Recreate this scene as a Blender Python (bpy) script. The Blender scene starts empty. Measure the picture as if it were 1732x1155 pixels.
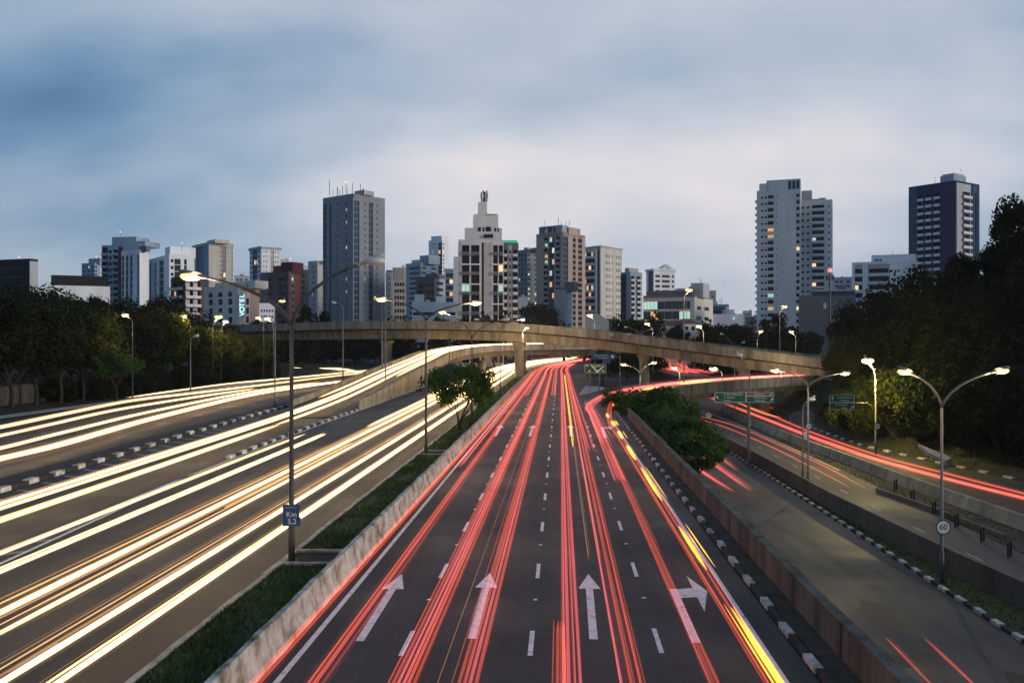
import bpy, math, random
from mathutils import Vector
R = math.radians
C = bpy.context.scene.collection
sc = bpy.context.scene
random.seed(7)

# ------------------------------------------------------------------ camera
F, CX, HY, H = 1540.0, 866.0, 577.0, 8.0
cam = bpy.data.objects.new('camera', bpy.data.cameras.new('camera'))
C.objects.link(cam)
cam.location = (0, 0, H)
cam.rotation_euler = (R(90), 0, 0)
cam.data.lens = 32.0
cam.data.sensor_width = 36.0
cam.data.clip_start = 0.1
cam.data.clip_end = 6000
sc.camera = cam

# ------------------------------------------------------------------ world: dusk sky with cloud
world = bpy.data.worlds.new('World')
sc.world = world
world.use_nodes = True
nt = world.node_tree
nt.nodes.clear()
def N(tree, typ, **kw):
    n = tree.nodes.new(typ)
    for k, v in kw.items():
        setattr(n, k, v)
    return n
def math_node(tree, op, a, b=None, clamp=False):
    n = N(tree, 'ShaderNodeMath', operation=op, use_clamp=clamp)
    for i, v in enumerate((a, b)):
        if v is None: continue
        if isinstance(v, (int, float)): n.inputs[i].default_value = v
        else: tree.links.new(v, n.inputs[i])
    return n.outputs[0]
def ramp(tree, fac, stops, interp='LINEAR'):
    n = N(tree, 'ShaderNodeValToRGB')
    n.color_ramp.interpolation = interp
    e = n.color_ramp.elements
    while len(e) < len(stops): e.new(0.5)
    for i, (p, c) in enumerate(stops):
        e[i].position = p
        e[i].color = (c, c, c, 1) if isinstance(c, (int, float)) else (*c, 1)
    tree.links.new(fac, n.inputs[0])
    return n.outputs[0]
SUN_EL, SUN_AZ = R(8.0), R(108.0)       # low sun behind cloud, behind the camera to the right
tc = N(nt, 'ShaderNodeTexCoord')
sky = N(nt, 'ShaderNodeTexSky', sky_type='NISHITA')
sky.sun_disc = False
sky.sun_elevation = SUN_EL
sky.sun_rotation = SUN_AZ
sep = N(nt, 'ShaderNodeSeparateXYZ')
nt.links.new(tc.outputs['Generated'], sep.inputs[0])
zz = math_node(nt, 'ADD', math_node(nt, 'MAXIMUM', sep.outputs[2], 0.0), 0.42)
px_ = math_node(nt, 'DIVIDE', sep.outputs[0], zz)
py_ = math_node(nt, 'DIVIDE', sep.outputs[1], zz)
cmb = N(nt, 'ShaderNodeCombineXYZ')
nt.links.new(px_, cmb.inputs[0]); nt.links.new(py_, cmb.inputs[1])
mp = N(nt, 'ShaderNodeMapping')
mp.inputs['Rotation'].default_value = (0, 0, R(26))
mp.inputs['Location'].default_value = (27.2, 16.6, 0.0)
mp.inputs['Scale'].default_value = (0.95, 1.5, 1)
nt.links.new(cmb.outputs[0], mp.inputs[0])
nz = N(nt, 'ShaderNodeTexNoise')
nz.inputs['Scale'].default_value = 1.5
nz.inputs['Detail'].default_value = 7.0
nz.inputs['Roughness'].default_value = 0.46
nz.inputs['Distortion'].default_value = 0.12
nt.links.new(mp.outputs[0], nz.inputs[0])
# the thin bright cloud over the city: brightness falls with the angle from it
gx = math.sin(R(4)) * math.cos(R(9)); gy = math.cos(R(4)) * math.cos(R(9)); gz = math.sin(R(9))
dot = N(nt, 'ShaderNodeVectorMath', operation='DOT_PRODUCT')
nt.links.new(tc.outputs['Generated'], dot.inputs[0])
dot.inputs[1].default_value = (gx, gy, gz)
glow = ramp(nt, dot.outputs['Value'], [(0.0, 0.24), (0.55, 0.24), (0.76, 0.29), (0.86, 0.41), (0.93, 0.60), (1.0, 0.78)], 'EASE')
nzc = ramp(nt, nz.outputs[0], [(0.28, 0.0), (0.72, 1.0)])
f = math_node(nt, 'ADD', glow, math_node(nt, 'MULTIPLY', math_node(nt, 'SUBTRACT', nzc, 0.46), 0.54))
col = ramp(nt, f, [(0.0, (0.032, 0.080, 0.17)), (0.16, (0.062, 0.150, 0.31)), (0.34, (0.155, 0.275, 0.44)),
                   (0.55, (0.36, 0.45, 0.57)), (0.75, (0.57, 0.60, 0.68)), (0.95, (0.78, 0.735, 0.755))])
mix = N(nt, 'ShaderNodeMix', data_type='RGBA', blend_type='ADD')
mix.inputs[0].default_value = 0.012      # a trace of the clear sky above the cloud
nt.links.new(col, mix.inputs[6]); nt.links.new(sky.outputs[0], mix.inputs[7])
bg = N(nt, 'ShaderNodeBackground')
bg.inputs[1].default_value = 1.0
nt.links.new(mix.outputs[2], bg.inputs[0])
out = N(nt, 'ShaderNodeOutputWorld')
nt.links.new(bg.outputs[0], out.inputs[0])

# the last of the daylight through cloud, weak and very soft
sl = bpy.data.lights.new('sun', 'SUN')
sl.energy = 1.9
sl.angle = R(14)
sl.color = (1.0, 0.90, 0.80)
so = bpy.data.objects.new('sun', sl)
C.objects.link(so)
so.rotation_euler = (math.pi/2 - SUN_EL, 0, math.pi - SUN_AZ)

sc.view_settings.view_transform = 'Standard'
sc.view_settings.look = 'None'
sc.view_settings.exposure = 0.0
sc.view_settings.gamma = 1.0
sc.view_settings.use_curve_mapping = False
sc.render.engine = 'CYCLES'
cy = sc.cycles
cy.use_denoising = True
cy.max_bounces = 5
cy.diffuse_bounces = 2
cy.glossy_bounces = 2
cy.transmission_bounces = 2
cy.volume_bounces = 0
cy.transparent_max_bounces = 24
cy.sample_clamp_indirect = 3.0
cy.use_light_tree = True

# ------------------------------------------------------------------ materials
MATS = {}
def mat(name, col, rough=0.8, var=0.25, scale=1.0, bump=0.0, streak=False, spec=0.3, metal=0.0, stops=None, detail=5):
    if name in MATS: return MATS[name]
    m = bpy.data.materials.new(name)
    m.use_nodes = True
    t = m.node_tree
    b = t.nodes['Principled BSDF']
    b.inputs['Roughness'].default_value = rough
    b.inputs['Specular IOR Level'].default_value = spec
    b.inputs['Metallic'].default_value = metal
    if var > 0:
        g = N(t, 'ShaderNodeNewGeometry')
        mpp = N(t, 'ShaderNodeMapping')
        mpp.inputs['Scale'].default_value = (1, 1, 0.12) if streak else (1, 1, 1)
        t.links.new(g.outputs['Position'], mpp.inputs[0])
        n1 = N(t, 'ShaderNodeTexNoise')
        n1.inputs['Scale'].default_value = scale
        n1.inputs['Detail'].default_value = detail
        n1.inputs['Roughness'].default_value = 0.65
        t.links.new(mpp.outputs[0], n1.inputs[0])
        lo = tuple(max(0, c * (1 - var)) for c in col); hi = tuple(min(1, c * (1 + var)) for c in col)
        rc = ramp(t, n1.outputs[0], stops or [(0.32, lo), (0.5, col), (0.68, hi)])
        t.links.new(rc, b.inputs['Base Color'])
        if bump > 0:
            bp = N(t, 'ShaderNodeBump')
            bp.inputs['Strength'].default_value = 1.0
            bp.inputs['Distance'].default_value = bump
            n2 = N(t, 'ShaderNodeTexNoise')
            n2.inputs['Scale'].default_value = scale * 9
            n2.inputs['Detail'].default_value = 3
            t.links.new(g.outputs['Position'], n2.inputs[0])
            t.links.new(n2.outputs[0], bp.inputs['Height'])
            t.links.new(bp.outputs[0], b.inputs['Normal'])
    else:
        b.inputs['Base Color'].default_value = (*col, 1)
    MATS[name] = m
    return m
def emit(name, col, s, base=(0.8, 0.8, 0.8)):
    if name in MATS: return MATS[name]
    m = bpy.data.materials.new(name)
    m.use_nodes = True
    b = m.node_tree.nodes['Principled BSDF']
    b.inputs['Base Color'].default_value = (*base, 1)
    b.inputs['Emission Color'].default_value = (*col, 1)
    b.inputs['Emission Strength'].default_value = s
    b.inputs['Roughness'].default_value = 0.5
    MATS[name] = m
    return m
def asphalt(name, base, var=0.3):
    """Asphalt: fine grain, long worn wheel tracks along the road, patches and cracks."""
    m = bpy.data.materials.new(name)
    m.use_nodes = True
    t = m.node_tree
    b = t.nodes['Principled BSDF']
    g = N(t, 'ShaderNodeNewGeometry')
    mp1 = N(t, 'ShaderNodeMapping')
    mp1.inputs['Rotation'].default_value = (0, 0, R(3.0))
    mp1.inputs['Scale'].default_value = (1.0, 0.035, 1)
    t.links.new(g.outputs['Position'], mp1.inputs[0])
    def noise(vec, s, d, r=0.6):
        n = N(t, 'ShaderNodeTexNoise')
        n.inputs['Scale'].default_value = s; n.inputs['Detail'].default_value = d; n.inputs['Roughness'].default_value = r
        t.links.new(vec, n.inputs[0])
        return n.outputs[0]
    tracks = noise(mp1.outputs[0], 1.1, 4)
    patch = noise(g.outputs['Position'], 0.16, 4)
    grain = noise(g.outputs['Position'], 14, 3, 0.8)
    vo = N(t, 'ShaderNodeTexVoronoi', feature='DISTANCE_TO_EDGE')
    vo.inputs['Scale'].default_value = 0.12
    nv = N(t, 'ShaderNodeVectorMath', operation='ADD')
    nn = N(t, 'ShaderNodeTexNoise'); nn.inputs['Scale'].default_value = 0.5; nn.inputs['Detail'].default_value = 4
    t.links.new(g.outputs['Position'], nn.inputs[0])
    sc_ = N(t, 'ShaderNodeVectorMath', operation='SCALE'); sc_.inputs['Scale'].default_value = 3.0
    t.links.new(nn.outputs[1], sc_.inputs[0])
    t.links.new(g.outputs['Position'], nv.inputs[0]); t.links.new(sc_.outputs[0], nv.inputs[1])
    t.links.new(nv.outputs[0], vo.inputs['Vector'])
    crack = ramp(t, vo.outputs['Distance'], [(0.0, 0.72), (0.008, 1.0)])
    s = math_node(t, 'ADD', math_node(t, 'MULTIPLY', tracks, 0.75), math_node(t, 'MULTIPLY', patch, 0.55))
    s = math_node(t, 'ADD', s, math_node(t, 'MULTIPLY', grain, 0.5))
    s = math_node(t, 'MULTIPLY', s, 0.86)
    lo = tuple(c * (1 - var) for c in base); hi = tuple(c * (1 + var * 1.3) for c in base)
    rc = ramp(t, math_node(t, 'MULTIPLY', s, 0.66), [(0.36, lo), (0.52, base), (0.68, hi)])
    mx = N(t, 'ShaderNodeMix', data_type='RGBA', blend_type='MULTIPLY')
    mx.inputs[0].default_value = 1.0
    t.links.new(rc, mx.inputs[6]); t.links.new(crack, mx.inputs[7])
    t.links.new(mx.outputs[2], b.inputs['Base Color'])
    rr = ramp(t, patch, [(0.35, 0.62), (0.65, 0.86)])
    t.links.new(rr, b.inputs['Roughness'])
    b.inputs['Specular IOR Level'].default_value = 0.3
    bp = N(t, 'ShaderNodeBump'); bp.inputs['Distance'].default_value = 0.006
    t.links.new(grain, bp.inputs['Height']); t.links.new(bp.outputs[0], b.inputs['Normal'])
    MATS[name] = m
    return m
M_ASPH = asphalt('asphalt', (0.033, 0.036, 0.035), 0.5)
M_ASPH2 = asphalt('asphalt_worn', (0.052, 0.051, 0.053), 0.6)
M_ASPHN = asphalt('asphalt_service', (0.05, 0.045, 0.041), 0.4)
M_PAINT = mat('road_paint', (0.8, 0.78, 0.74), 0.7, 0.22, 3.2, stops=[(.30, (.16, .155, .15)), (.38, (.55, .53, .5)), (.5, (.76, .74, .7)), (.7, (.84, .82, .78))], detail=9)
M_PAINTW = mat('road_paint_worn', (0.3, 0.29, 0.28), 0.8, 0.5, 3.0)
M_KWHITE = mat('kerb_white', (0.44, 0.42, 0.39), 0.85, 0.6, 2.5, 0.02)
M_KDARK = mat('kerb_dark', (0.035, 0.033, 0.03), 0.9, 0.4, 2.5, 0.02)
M_KCON = mat('kerb_concrete', (0.33, 0.31, 0.28), 0.9, 0.4, 2.0, 0.02)
M_CONC = mat('concrete', (0.22, 0.205, 0.16), 0.9, 0.5, 0.7, 0.01, True)
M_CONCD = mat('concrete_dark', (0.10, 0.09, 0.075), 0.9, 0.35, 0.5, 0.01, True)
M_BARR = mat('barrier_concrete', (0.3, 0.29, 0.26), 0.9, 0.5, 1.3, 0.03, False, 0.2,
             stops=[(0.30, (0.06, 0.055, 0.045)), (0.42, (0.22, 0.2, 0.15)), (0.52, (0.38, 0.36, 0.31)), (0.66, (0.52, 0.5, 0.46))], detail=8)
M_BROWN = mat('retaining_concrete', (0.105, 0.09, 0.07), 0.95, 0.6, 0.7, 0.02, True)
M_DIRT = mat('dirt', (0.055, 0.045, 0.032), 0.95, 0.5, 0.9, 0.04)
M_GROUND = mat('ground', (0.02, 0.021, 0.012), 0.95, 0.5, 0.25, 0.03)
M_GRASS = mat('grass_blade', (0.055, 0.10, 0.022), 0.85, 0.5, 0.8)
M_SOIL = mat('median_soil', (0.03, 0.045, 0.014), 0.95, 0.4, 1.5, 0.03)
M_METAL = mat('galvanised', (0.14, 0.135, 0.13), 0.6, 0.25, 3.0, 0, False, 0.4)
M_POLED = mat('pole_dark', (0.06, 0.057, 0.054), 0.6, 0.35, 3.0)
M_HEAD = mat('lamp_housing', (0.42, 0.42, 0.41), 0.5, 0.1, 3.0)
M_LENS0 = mat('lens_unlit', (0.55, 0.55, 0.53), 0.3, 0.0)
M_LENS = emit('lens_lit', (1.0, 0.60, 0.16), 1.45)
M_LENSW = emit('lens_weak', (1.0, 0.66, 0.25), 1.2)
M_GLASS = mat('window_glass', (0.012, 0.017, 0.024), 0.25, 0.0, spec=0.3)
M_GLASSB = mat('window_glass_blue', (0.025, 0.06, 0.10), 0.2, 0.0, spec=0.35)
M_LITW = emit('window_lit_warm', (1.0, 0.68, 0.32), 1.15, (0.3, 0.25, 0.2))
M_LITC = emit('window_lit_cool', (0.62, 1.0, 0.84), 0.6, (0.25, 0.3, 0.3))
M_BARK = mat('bark', (0.024, 0.02, 0.016), 0.95, 0.4, 2.0, 0.05)
M_DARKMETAL = mat('mast_metal', (0.08, 0.08, 0.085), 0.5, 0.0)
M_REDLAMP = emit('aviation_lamp', (1.0, 0.10, 0.07), 1.5)
M_PALELAMP = emit('aviation_lamp_pale', (1.0, 0.48, 0.40), 1.2)
M_BLACK = mat('black_steel', (0.015, 0.015, 0.015), 0.6, 0.0)
M_SIGNG = mat('sign_green', (0.01, 0.11, 0.05), 0.5, 0.1, 2.0)
M_SIGNB = mat('sign_blue', (0.02, 0.07, 0.19), 0.5, 0.1, 2.0)
M_SIGNBR = mat('sign_brown', (0.16, 0.10, 0.07), 0.5, 0.1, 2.0)
M_SIGNW = mat('sign_white', (0.75, 0.75, 0.72), 0.5, 0.04, 2.0)
M_SIGNR = mat('sign_red', (0.35, 0.03, 0.03), 0.5, 0.05, 2.0)
def leafmat(name, c):
    m = mat(name, c, 0.8, 0.45, 0.55, spec=0.06)
    t = m.node_tree
    b = t.nodes['Principled BSDF']
    src = b.inputs['Base Color'].links[0].from_socket
    tr = N(t, 'ShaderNodeBsdfTranslucent')
    t.links.new(src, tr.inputs[0])
    ms = N(t, 'ShaderNodeMixShader'); ms.inputs[0].default_value = 0.25
    o = t.nodes['Material Output']
    t.links.new(b.outputs[0], ms.inputs[1]); t.links.new(tr.outputs[0], ms.inputs[2])
    t.links.new(ms.outputs[0], o.inputs['Surface'])
    return m
M_LEAF = leafmat('leaf_dark', (0.012, 0.02, 0.007))
M_LEAF2 = leafmat('leaf_green', (0.036, 0.078, 0.018))
M_LEAF3 = leafmat('leaf_olive', (0.045, 0.055, 0.011))

# ------------------------------------------------------------------ mesh helpers
class MB:
    def __init__(s): s.v = []; s.f = []; s.m = []
    def quad(s, a, b, c, d, m=0):
        i = len(s.v); s.v += [tuple(a), tuple(b), tuple(c), tuple(d)]; s.f.append((i, i+1, i+2, i+3)); s.m.append(m)
    def poly(s, pts, m=0):
        i = len(s.v); s.v += [tuple(p) for p in pts]; s.f.append(tuple(range(i, i+len(pts)))); s.m.append(m)
    def hexa(s, p, m=0):
        """p: 4 bottom points counter-clockwise from above, then 4 top points."""
        i = len(s.v); s.v += [tuple(q) for q in p]
        for q in ((3,2,1,0),(4,5,6,7),(0,1,5,4),(1,2,6,5),(2,3,7,6),(3,0,4,7)):
            s.f.append(tuple(i+k for k in q)); s.m.append(m)
    def box(s, x0, x1, y0, y1, z0, z1, m=0):
        s.hexa([(x0,y0,z0),(x1,y0,z0),(x1,y1,z0),(x0,y1,z0),(x0,y0,z1),(x1,y0,z1),(x1,y1,z1),(x0,y1,z1)], m)
    def obox(s, P, u, v, u0, u1, v0, v1, z0, z1, m=0):
        """Box in the frame P + u*a + v*b (u, v horizontal unit 2-vectors)."""
        def q(a, b, z): return (P[0]+u[0]*a+v[0]*b, P[1]+u[1]*a+v[1]*b, z)
        s.hexa([q(u0,v0,z0),q(u1,v0,z0),q(u1,v1,z0),q(u0,v1,z0),q(u0,v0,z1),q(u1,v0,z1),q(u1,v1,z1),q(u0,v1,z1)], m)
    def tube(s, pts, rad, n=8, m=0, cap=True, flat=1.0):
        pts = [Vector(p) for p in pts]
        rings = []
        for i, p in enumerate(pts):
            t = (pts[min(i+1, len(pts)-1)] - pts[max(i-1, 0)]).normalized()
            up = Vector((0, 0, 1)) if abs(t.z) < 0.95 else Vector((0, 1, 0))
            a = t.cross(up).normalized(); b = a.cross(t).normalized()
            r = rad[i] if isinstance(rad, (list, tuple)) else rad
            k = len(s.v)
            for j in range(n):
                th = 2*math.pi*j/n
                s.v.append(tuple(p + a*(math.cos(th)*r) + b*(math.sin(th)*r*flat)))
            rings.append(k)
        for i in range(len(rings)-1):
            for j in range(n):
                s.f.append((rings[i]+j, rings[i]+(j+1) % n, rings[i+1]+(j+1) % n, rings[i+1]+j)); s.m.append(m)
        if cap:
            s.f.append(tuple(rings[0]+j for j in reversed(range(n)))); s.m.append(m)
            s.f.append(tuple(rings[-1]+j for j in range(n))); s.m.append(m)
    def ellipsoid(s, c, rx, ry, rz, m=0, nu=10, nv=6):
        k = len(s.v)
        for i in range(nv+1):
            ph = math.pi*i/nv
            for j in range(nu):
                th = 2*math.pi*j/nu
                s.v.append((c[0]+rx*math.sin(ph)*math.cos(th), c[1]+ry*math.sin(ph)*math.sin(th), c[2]+rz*math.cos(ph)))
        for i in range(nv):
            for j in range(nu):
                s.f.append((k+i*nu+j, k+(i+1)*nu+j, k+(i+1)*nu+(j+1) % nu, k+i*nu+(j+1) % nu)); s.m.append(m)
    def mesh(s, name, mats, off=(0,0,0), smooth=False):
        me = bpy.data.meshes.new(name)
        o = off
        me.from_pydata([(a-o[0], b-o[1], c-o[2]) for a, b, c in s.v], [], s.f)
        for x in (mats if isinstance(mats, (list, tuple)) else [mats]): me.materials.append(x)
        if any(s.m): me.polygons.foreach_set('material_index', s.m)
        if smooth: me.polygons.foreach_set('use_smooth', [True]*len(s.f))
        me.update()
        return me
    def build(s, name, mats, parent=None, smooth=False, loc=None):
        off = tuple(parent.location) if parent is not None else (loc or (0, 0, 0))
        if parent is not None and parent.parent is not None:
            off = tuple(Vector(parent.location) + Vector(parent.parent.location))
        ob = bpy.data.objects.new(name, s.mesh(name, mats, off, smooth))
        if loc is not None and parent is None: ob.location = loc
        C.objects.link(ob)
        if parent is not None: ob.parent = parent
        return ob
def inst(name, me, parent=None, loc=(0,0,0), rz=0.0, scale=None):
    ob = bpy.data.objects.new(name, me)
    C.objects.link(ob)
    ob.location = loc; ob.rotation_euler = (0, 0, rz)
    if scale is not None: ob.scale = scale
    if parent is not None: ob.parent = parent
    return ob
def tag(o, label, cat, group=None):
    o['label'] = label; o['category'] = cat
    if group: o['group'] = group
    return o
def struct(o): o['kind'] = 'structure'; return o
def thing(name, label, cat, loc=(0,0,0), group=None):
    o = bpy.data.objects.new(name, None); C.objects.link(o); o.location = loc
    o.empty_display_size = 0.5
    return tag(o, label, cat, group)
def text(name, body, size, loc, m, parent=None, rot=(R(90), 0, 0), ax='CENTER', ext=0.004):
    cu = bpy.data.curves.new(name, 'FONT')
    cu.body = body; cu.size = size; cu.align_x = ax; cu.align_y = 'CENTER'; cu.extrude = ext
    tmp = bpy.data.objects.new('tmp', cu)
    me = bpy.data.meshes.new_from_object(tmp)
    bpy.data.objects.remove(tmp); bpy.data.curves.remove(cu)
    me.name = name; me.materials.clear(); me.materials.append(m)
    o = bpy.data.objects.new(name, me); C.objects.link(o)
    o.location = Vector(loc) - (Vector(parent.location) if parent is not None else Vector((0,0,0)))
    o.rotation_euler = rot
    if parent is not None: o.parent = parent
    return o

# ------------------------------------------------------------------ layout of the place
# "off" is the distance right of a line that runs from under the camera along the main road
KD = 0.0526
def bend(Y): return 7e-4*(Y-230)**2 if Y > 230 else 0.0
def RX(off, Y): return off + KD*Y + bend(Y)
def G(px, py, z=0.0):
    Y = (H-z)*F/(py-HY)
    return ((px-CX)/F*Y, Y, z)
def KX(px, Y): return (px-CX)/F*Y
def KZ(py, Y): return H + (HY-py)/F*Y
LOW = -5.0
def interp(tab, y):
    if y <= tab[0][0]: return tab[0][1]
    for (a, b), (c, d) in zip(tab, tab[1:]):
        if y <= c: return b + (d-b)*(y-a)/(c-a)
    return tab[-1][1]
def catmull(pts, n=6):
    P = [Vector(p) for p in pts]
    if len(P) < 3: 
        return [P[0].lerp(P[-1], i/n) for i in range(n+1)]
    out = []
    for i in range(len(P)-1):
        p0 = P[max(i-1, 0)]; p1 = P[i]; p2 = P[i+1]; p3 = P[min(i+2, len(P)-1)]
        for k in range(n):
            t = k/n
            out.append(0.5*((2*p1)+(p2-p0)*t+(2*p0-5*p1+4*p2-p3)*t*t+(3*p1-p0-3*p2+p3)*t*t*t))
    out.append(P[-1])
    return out
YS = [8, 14, 20, 26, 32, 40, 50, 60, 70, 80, 90, 100, 110, 120, 135, 150, 165, 180, 200, 220, 235, 250, 265, 280, 300, 320, 345, 370, 400, 440, 480]
def strip(name, fa, fb, ys, z, m, parent=None):
    """Road sheet between two offset curves; z number or function of Y."""
    mb = MB(); zf = z if callable(z) else (lambda Y: z)
    for a, b in zip(ys, ys[1:]):
        mb.quad((RX(fa(a), a), a, zf(a)), (RX(fb(a), a), a, zf(a)), (RX(fb(b), b), b, zf(b)), (RX(fa(b), b), b, zf(b)))
    return mb.build(name, m, parent)
def wallrun(mb, path, prof, m=0):
    """Sweep a profile [(lateral, z)...] (closed, lateral to the right) along a path of 3D points."""
    P = [Vector(p) for p in path]; n = len(prof); rings = []
    for i, p in enumerate(P):
        t = P[min(i+1, len(P)-1)] - P[max(i-1, 0)]; t.z = 0; t.normalize()
        r = Vector((t.y, -t.x, 0))
        k = len(mb.v)
        for a, z in prof: mb.v.append(tuple(p + r*a + Vector((0, 0, z))))
        rings.append(k)
    for i in range(len(rings)-1):
        for j in range(n):
            a, b = rings[i], rings[i+1]; q = (j+1) % n
            mb.f.append((a+j, b+j, b+q, a+q)); mb.m.append(m)
    mb.f.append(tuple(rings[0]+j for j in range(n))); mb.m.append(m)
    mb.f.append(tuple(rings[-1]+j for j in reversed(range(n)))); mb.m.append(m)
def offpath(off, ys, z=0.0):
    f = off if callable(off) else (lambda Y: off)
    zf = z if callable(z) else (lambda Y: z)
    return [(RX(f(y), y), y, zf(y)) for y in ys]

# ground -----------------------------------------------------------------
def E3(Y): return 37.5 + max(0, 112-Y)*0.20        # right edge of the outer right road
def smooth(a, b, x):
    t = min(1, max(0, (x-a)/(b-a))); return t*t*(3-2*t)
def low(Y): return LOW*(1-smooth(235, 300, Y))
def gz(off, Y):
    hill = 9*smooth(320, 640, Y)
    if off < 7.38: return -0.03 + hill + (3*smooth(62, 110, -off) if off < -62 else 0)
    e = E3(Y)
    base = low(Y) - 0.03
    if off > e+0.5: base += (abs(LOW)+1.5)*smooth(e+0.5, e+17, off)*(1 if Y < 235 else 0.4)
    return base + hill
mb = MB()
gy_ = [-80, -30, 0, 8, 16, 24, 32, 40, 50, 60, 70, 80, 90, 100, 112, 125, 140, 155, 170, 185, 200, 218, 235, 250, 268, 285, 300, 320, 350, 400, 460, 520, 580, 640, 800, 1200, 2000, 3500]
def cols_at(Y):
    e = E3(max(Y, 16))
    return [-1800, -600, -300, -180, -110, -85, -62, -30, -8, 7.37, 7.40, 12, 20, 28, 35, e+0.5, e+4, e+8, e+12, e+17, e+60, e+160, e+400, e+1800]
for Y in gy_:
    for o in cols_at(Y): mb.v.append((RX(o, min(Y, 480)) if Y <= 480 else o + KD*480 + bend(480), Y, gz(o, Y)))
nc = len(cols_at(0))
for i in range(len(gy_)-1):
    for j in range(nc-1):
        mb.f.append((i*nc+j, i*nc+j+1, (i+1)*nc+j+1, (i+1)*nc+j)); mb.m.append(0)
struct(mb.build('ground', M_GROUND, smooth=False))

# roads ------------------------------------------------------------------
def medK(Y): return -10.1                                            # kerb of the grass median, left road side
def gore(Y): return interp([(14, -20.0), (35, -21.3), (54, -22.2), (85, -23.1), (150, -23.8)], Y)
def divk(Y): return interp([(14, -28.4), (50, -29.6), (76, -31.6), (104, -33.0), (140, -34)], Y)
road_main = struct(strip('main_road', lambda Y: -7.2, lambda Y: 6.1, YS, 0.0, M_ASPH))
road_left = struct(strip('left_road', gore, medK, YS, 0.0, M_ASPHN))
road_ramp = struct(strip('ramp_approach_road', divk, gore, [y for y in YS if y <= 135], 0.004, M_ASPHN))
road_outer = struct(strip('outer_road', lambda Y: -57, divk, [y for y in YS if y <= 330], 0.0, M_ASPHN))
YL = [16, 24, 32, 40, 50, 60, 70, 80, 90, 100, 112, 125, 140, 155, 170, 185, 200, 218, 235, 250, 268]
def k1(Y): return interp([(16, 19.9), (90, 20.0), (110, 19.6), (125, 18.9), (170, 16.0), (235, 11)], Y)
def w2(Y): return interp([(16, 24.2), (40, 23.0), (49, 22.1), (58, 21.5), (70, 20.95), (90, 20.7), (110, 20.3), (125, 19.7), (170, 17), (235, 12)], Y)
def m3(Y): return interp([(16, 28.2), (110, 28.6), (140, 28.4), (170, 27.4), (235, 24)], Y)
def l3(Y): return interp([(16, 33.5), (60, 32.3), (80, 31.2), (110, 30.2), (140, 29.9), (170, 29.5), (235, 27)], Y)
def e3(Y): return min(E3(Y), 37.5) if Y > 112 else E3(Y)
lowz = lambda d: (lambda Y: low(Y)+d)
road_s1 = struct(strip('service_road', lambda Y: k1(Y)-9.2, k1, YL, lowz(0.0), M_ASPH2))
road_s2 = struct(strip('lower_road', w2, m3, YL, lowz(0.0), M_ASPH2))
road_s3 = struct(strip('outer_right_road', l3, e3, YL, lowz(0.0), M_ASPH))
# a side road that leaves to the right
sp = [G(1432, 752, LOW+0.006), G(1400, 735, LOW+0.006), G(1374, 715, LOW+0.3), G(1372, 700, LOW+1.0), G(1400, 690, LOW+1.6)]
mb = MB(); cp = catmull(sp, 5)
for a, b in zip(cp, cp[1:]):
    t = (b-a); t.z = 0; t.normalize(); r = Vector((t.y, -t.x, 0))*3.2
    mb.quad(a-r, a+r, b+r, b-r)
struct(mb.build('side_road', M_ASPH))

# road paint -------------------------------------------------------------
def paint_strip(name, off, w, y0, y1, parent, m=M_PAINT, z=0.004, step=12):
    n = max(1, int((y1-y0)/step)); f = off if callable(off) else (lambda Y: off)
    zf = z if callable(z) else (lambda Y: z)
    mb = MB()
    for i in range(n):
        a = y0+(y1-y0)*i/n; b = y0+(y1-y0)*(i+1)/n
        mb.quad((RX(f(a)-w/2, a), a, zf(a)), (RX(f(a)+w/2, a), a, zf(a)), (RX(f(b)+w/2, b), b, zf(b)), (RX(f(b)-w/2, b), b, zf(b)))
    return mb.build(name, m, parent)
paint_strip('edge_line', -6.66, 0.16, 12, 230, road_main)
paint_strip('edge_line', 5.32, 0.15, 12, 108, road_main)
dash_me = None
def dash(x, Y0, L, parent, w=0.13, z=0.004):
    return paint_strip('lane_dash', x, w, Y0, Y0+L, parent, z=z)
for off, ph in ((-4.06, 23.2), (-0.76, 23.2), (2.62, 23.4)):
    Y = ph
    while Y < 232:
        if not (off == 2.62 and Y > 112): dash(off, Y, 2.0, road_main)
        Y += 7.6 if Y < 150 else 7.6
    Y = ph + 5.0
    while Y < 95:
        mb = MB(); mb.box(RX(off, Y)-0.06, RX(off, Y)+0.06, Y-0.05, Y+0.05, 0.003, 0.025)
        mb.build('road_stud', M_SIGNW, road_main); Y += 7.6
def arrow(xh, yh, xt, yt, parent, turn=False):
    """Straight arrow from tail pixel to head pixel on the road."""
    h = Vector(G(xh, yh, 0.005)); t = Vector(G(xt, yt, 0.005))
    d = (h-t); L = d.length; d.normalize(); r = Vector((d.y, -d.x, 0)); d.z = 0
    mb = MB(); w = 0.115
    if not turn:
        k = h - d*(L*0.27)
        mb.quad(t-r*w, t+r*w, k+r*w, k-r*w)
        mb.poly([k-r*0.36, k+r*0.36, h])
    else:
        mb.quad(t-r*w, t+r*w, h+r*w, h-r*w)
        a = h+r*w; b = a+r*0.52 + d*0.15
        mb.quad(a-d*1.05, b-d*1.05, b, a)
        mb.poly([b-d*2.6, b+r*0.42-d*0.35, b+d*1.5])
    mb.build('turn_arrow' if turn else 'lane_arrow', M_PAINT, parent)
arrow(680, 970, 608, 1083, road_main)
arrow(829, 968, 798, 1079, road_main)
arrow(995, 970, 1004, 1080, road_main)
arrow(1139, 995, 1178, 1086, road_main, True)
for a in ((848, 718, 838, 737), (902, 718, 896, 737), (964, 718, 966, 737)): arrow(*a, road_main)
arrow(1018, 722, 1024, 740, road_main, True)
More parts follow.
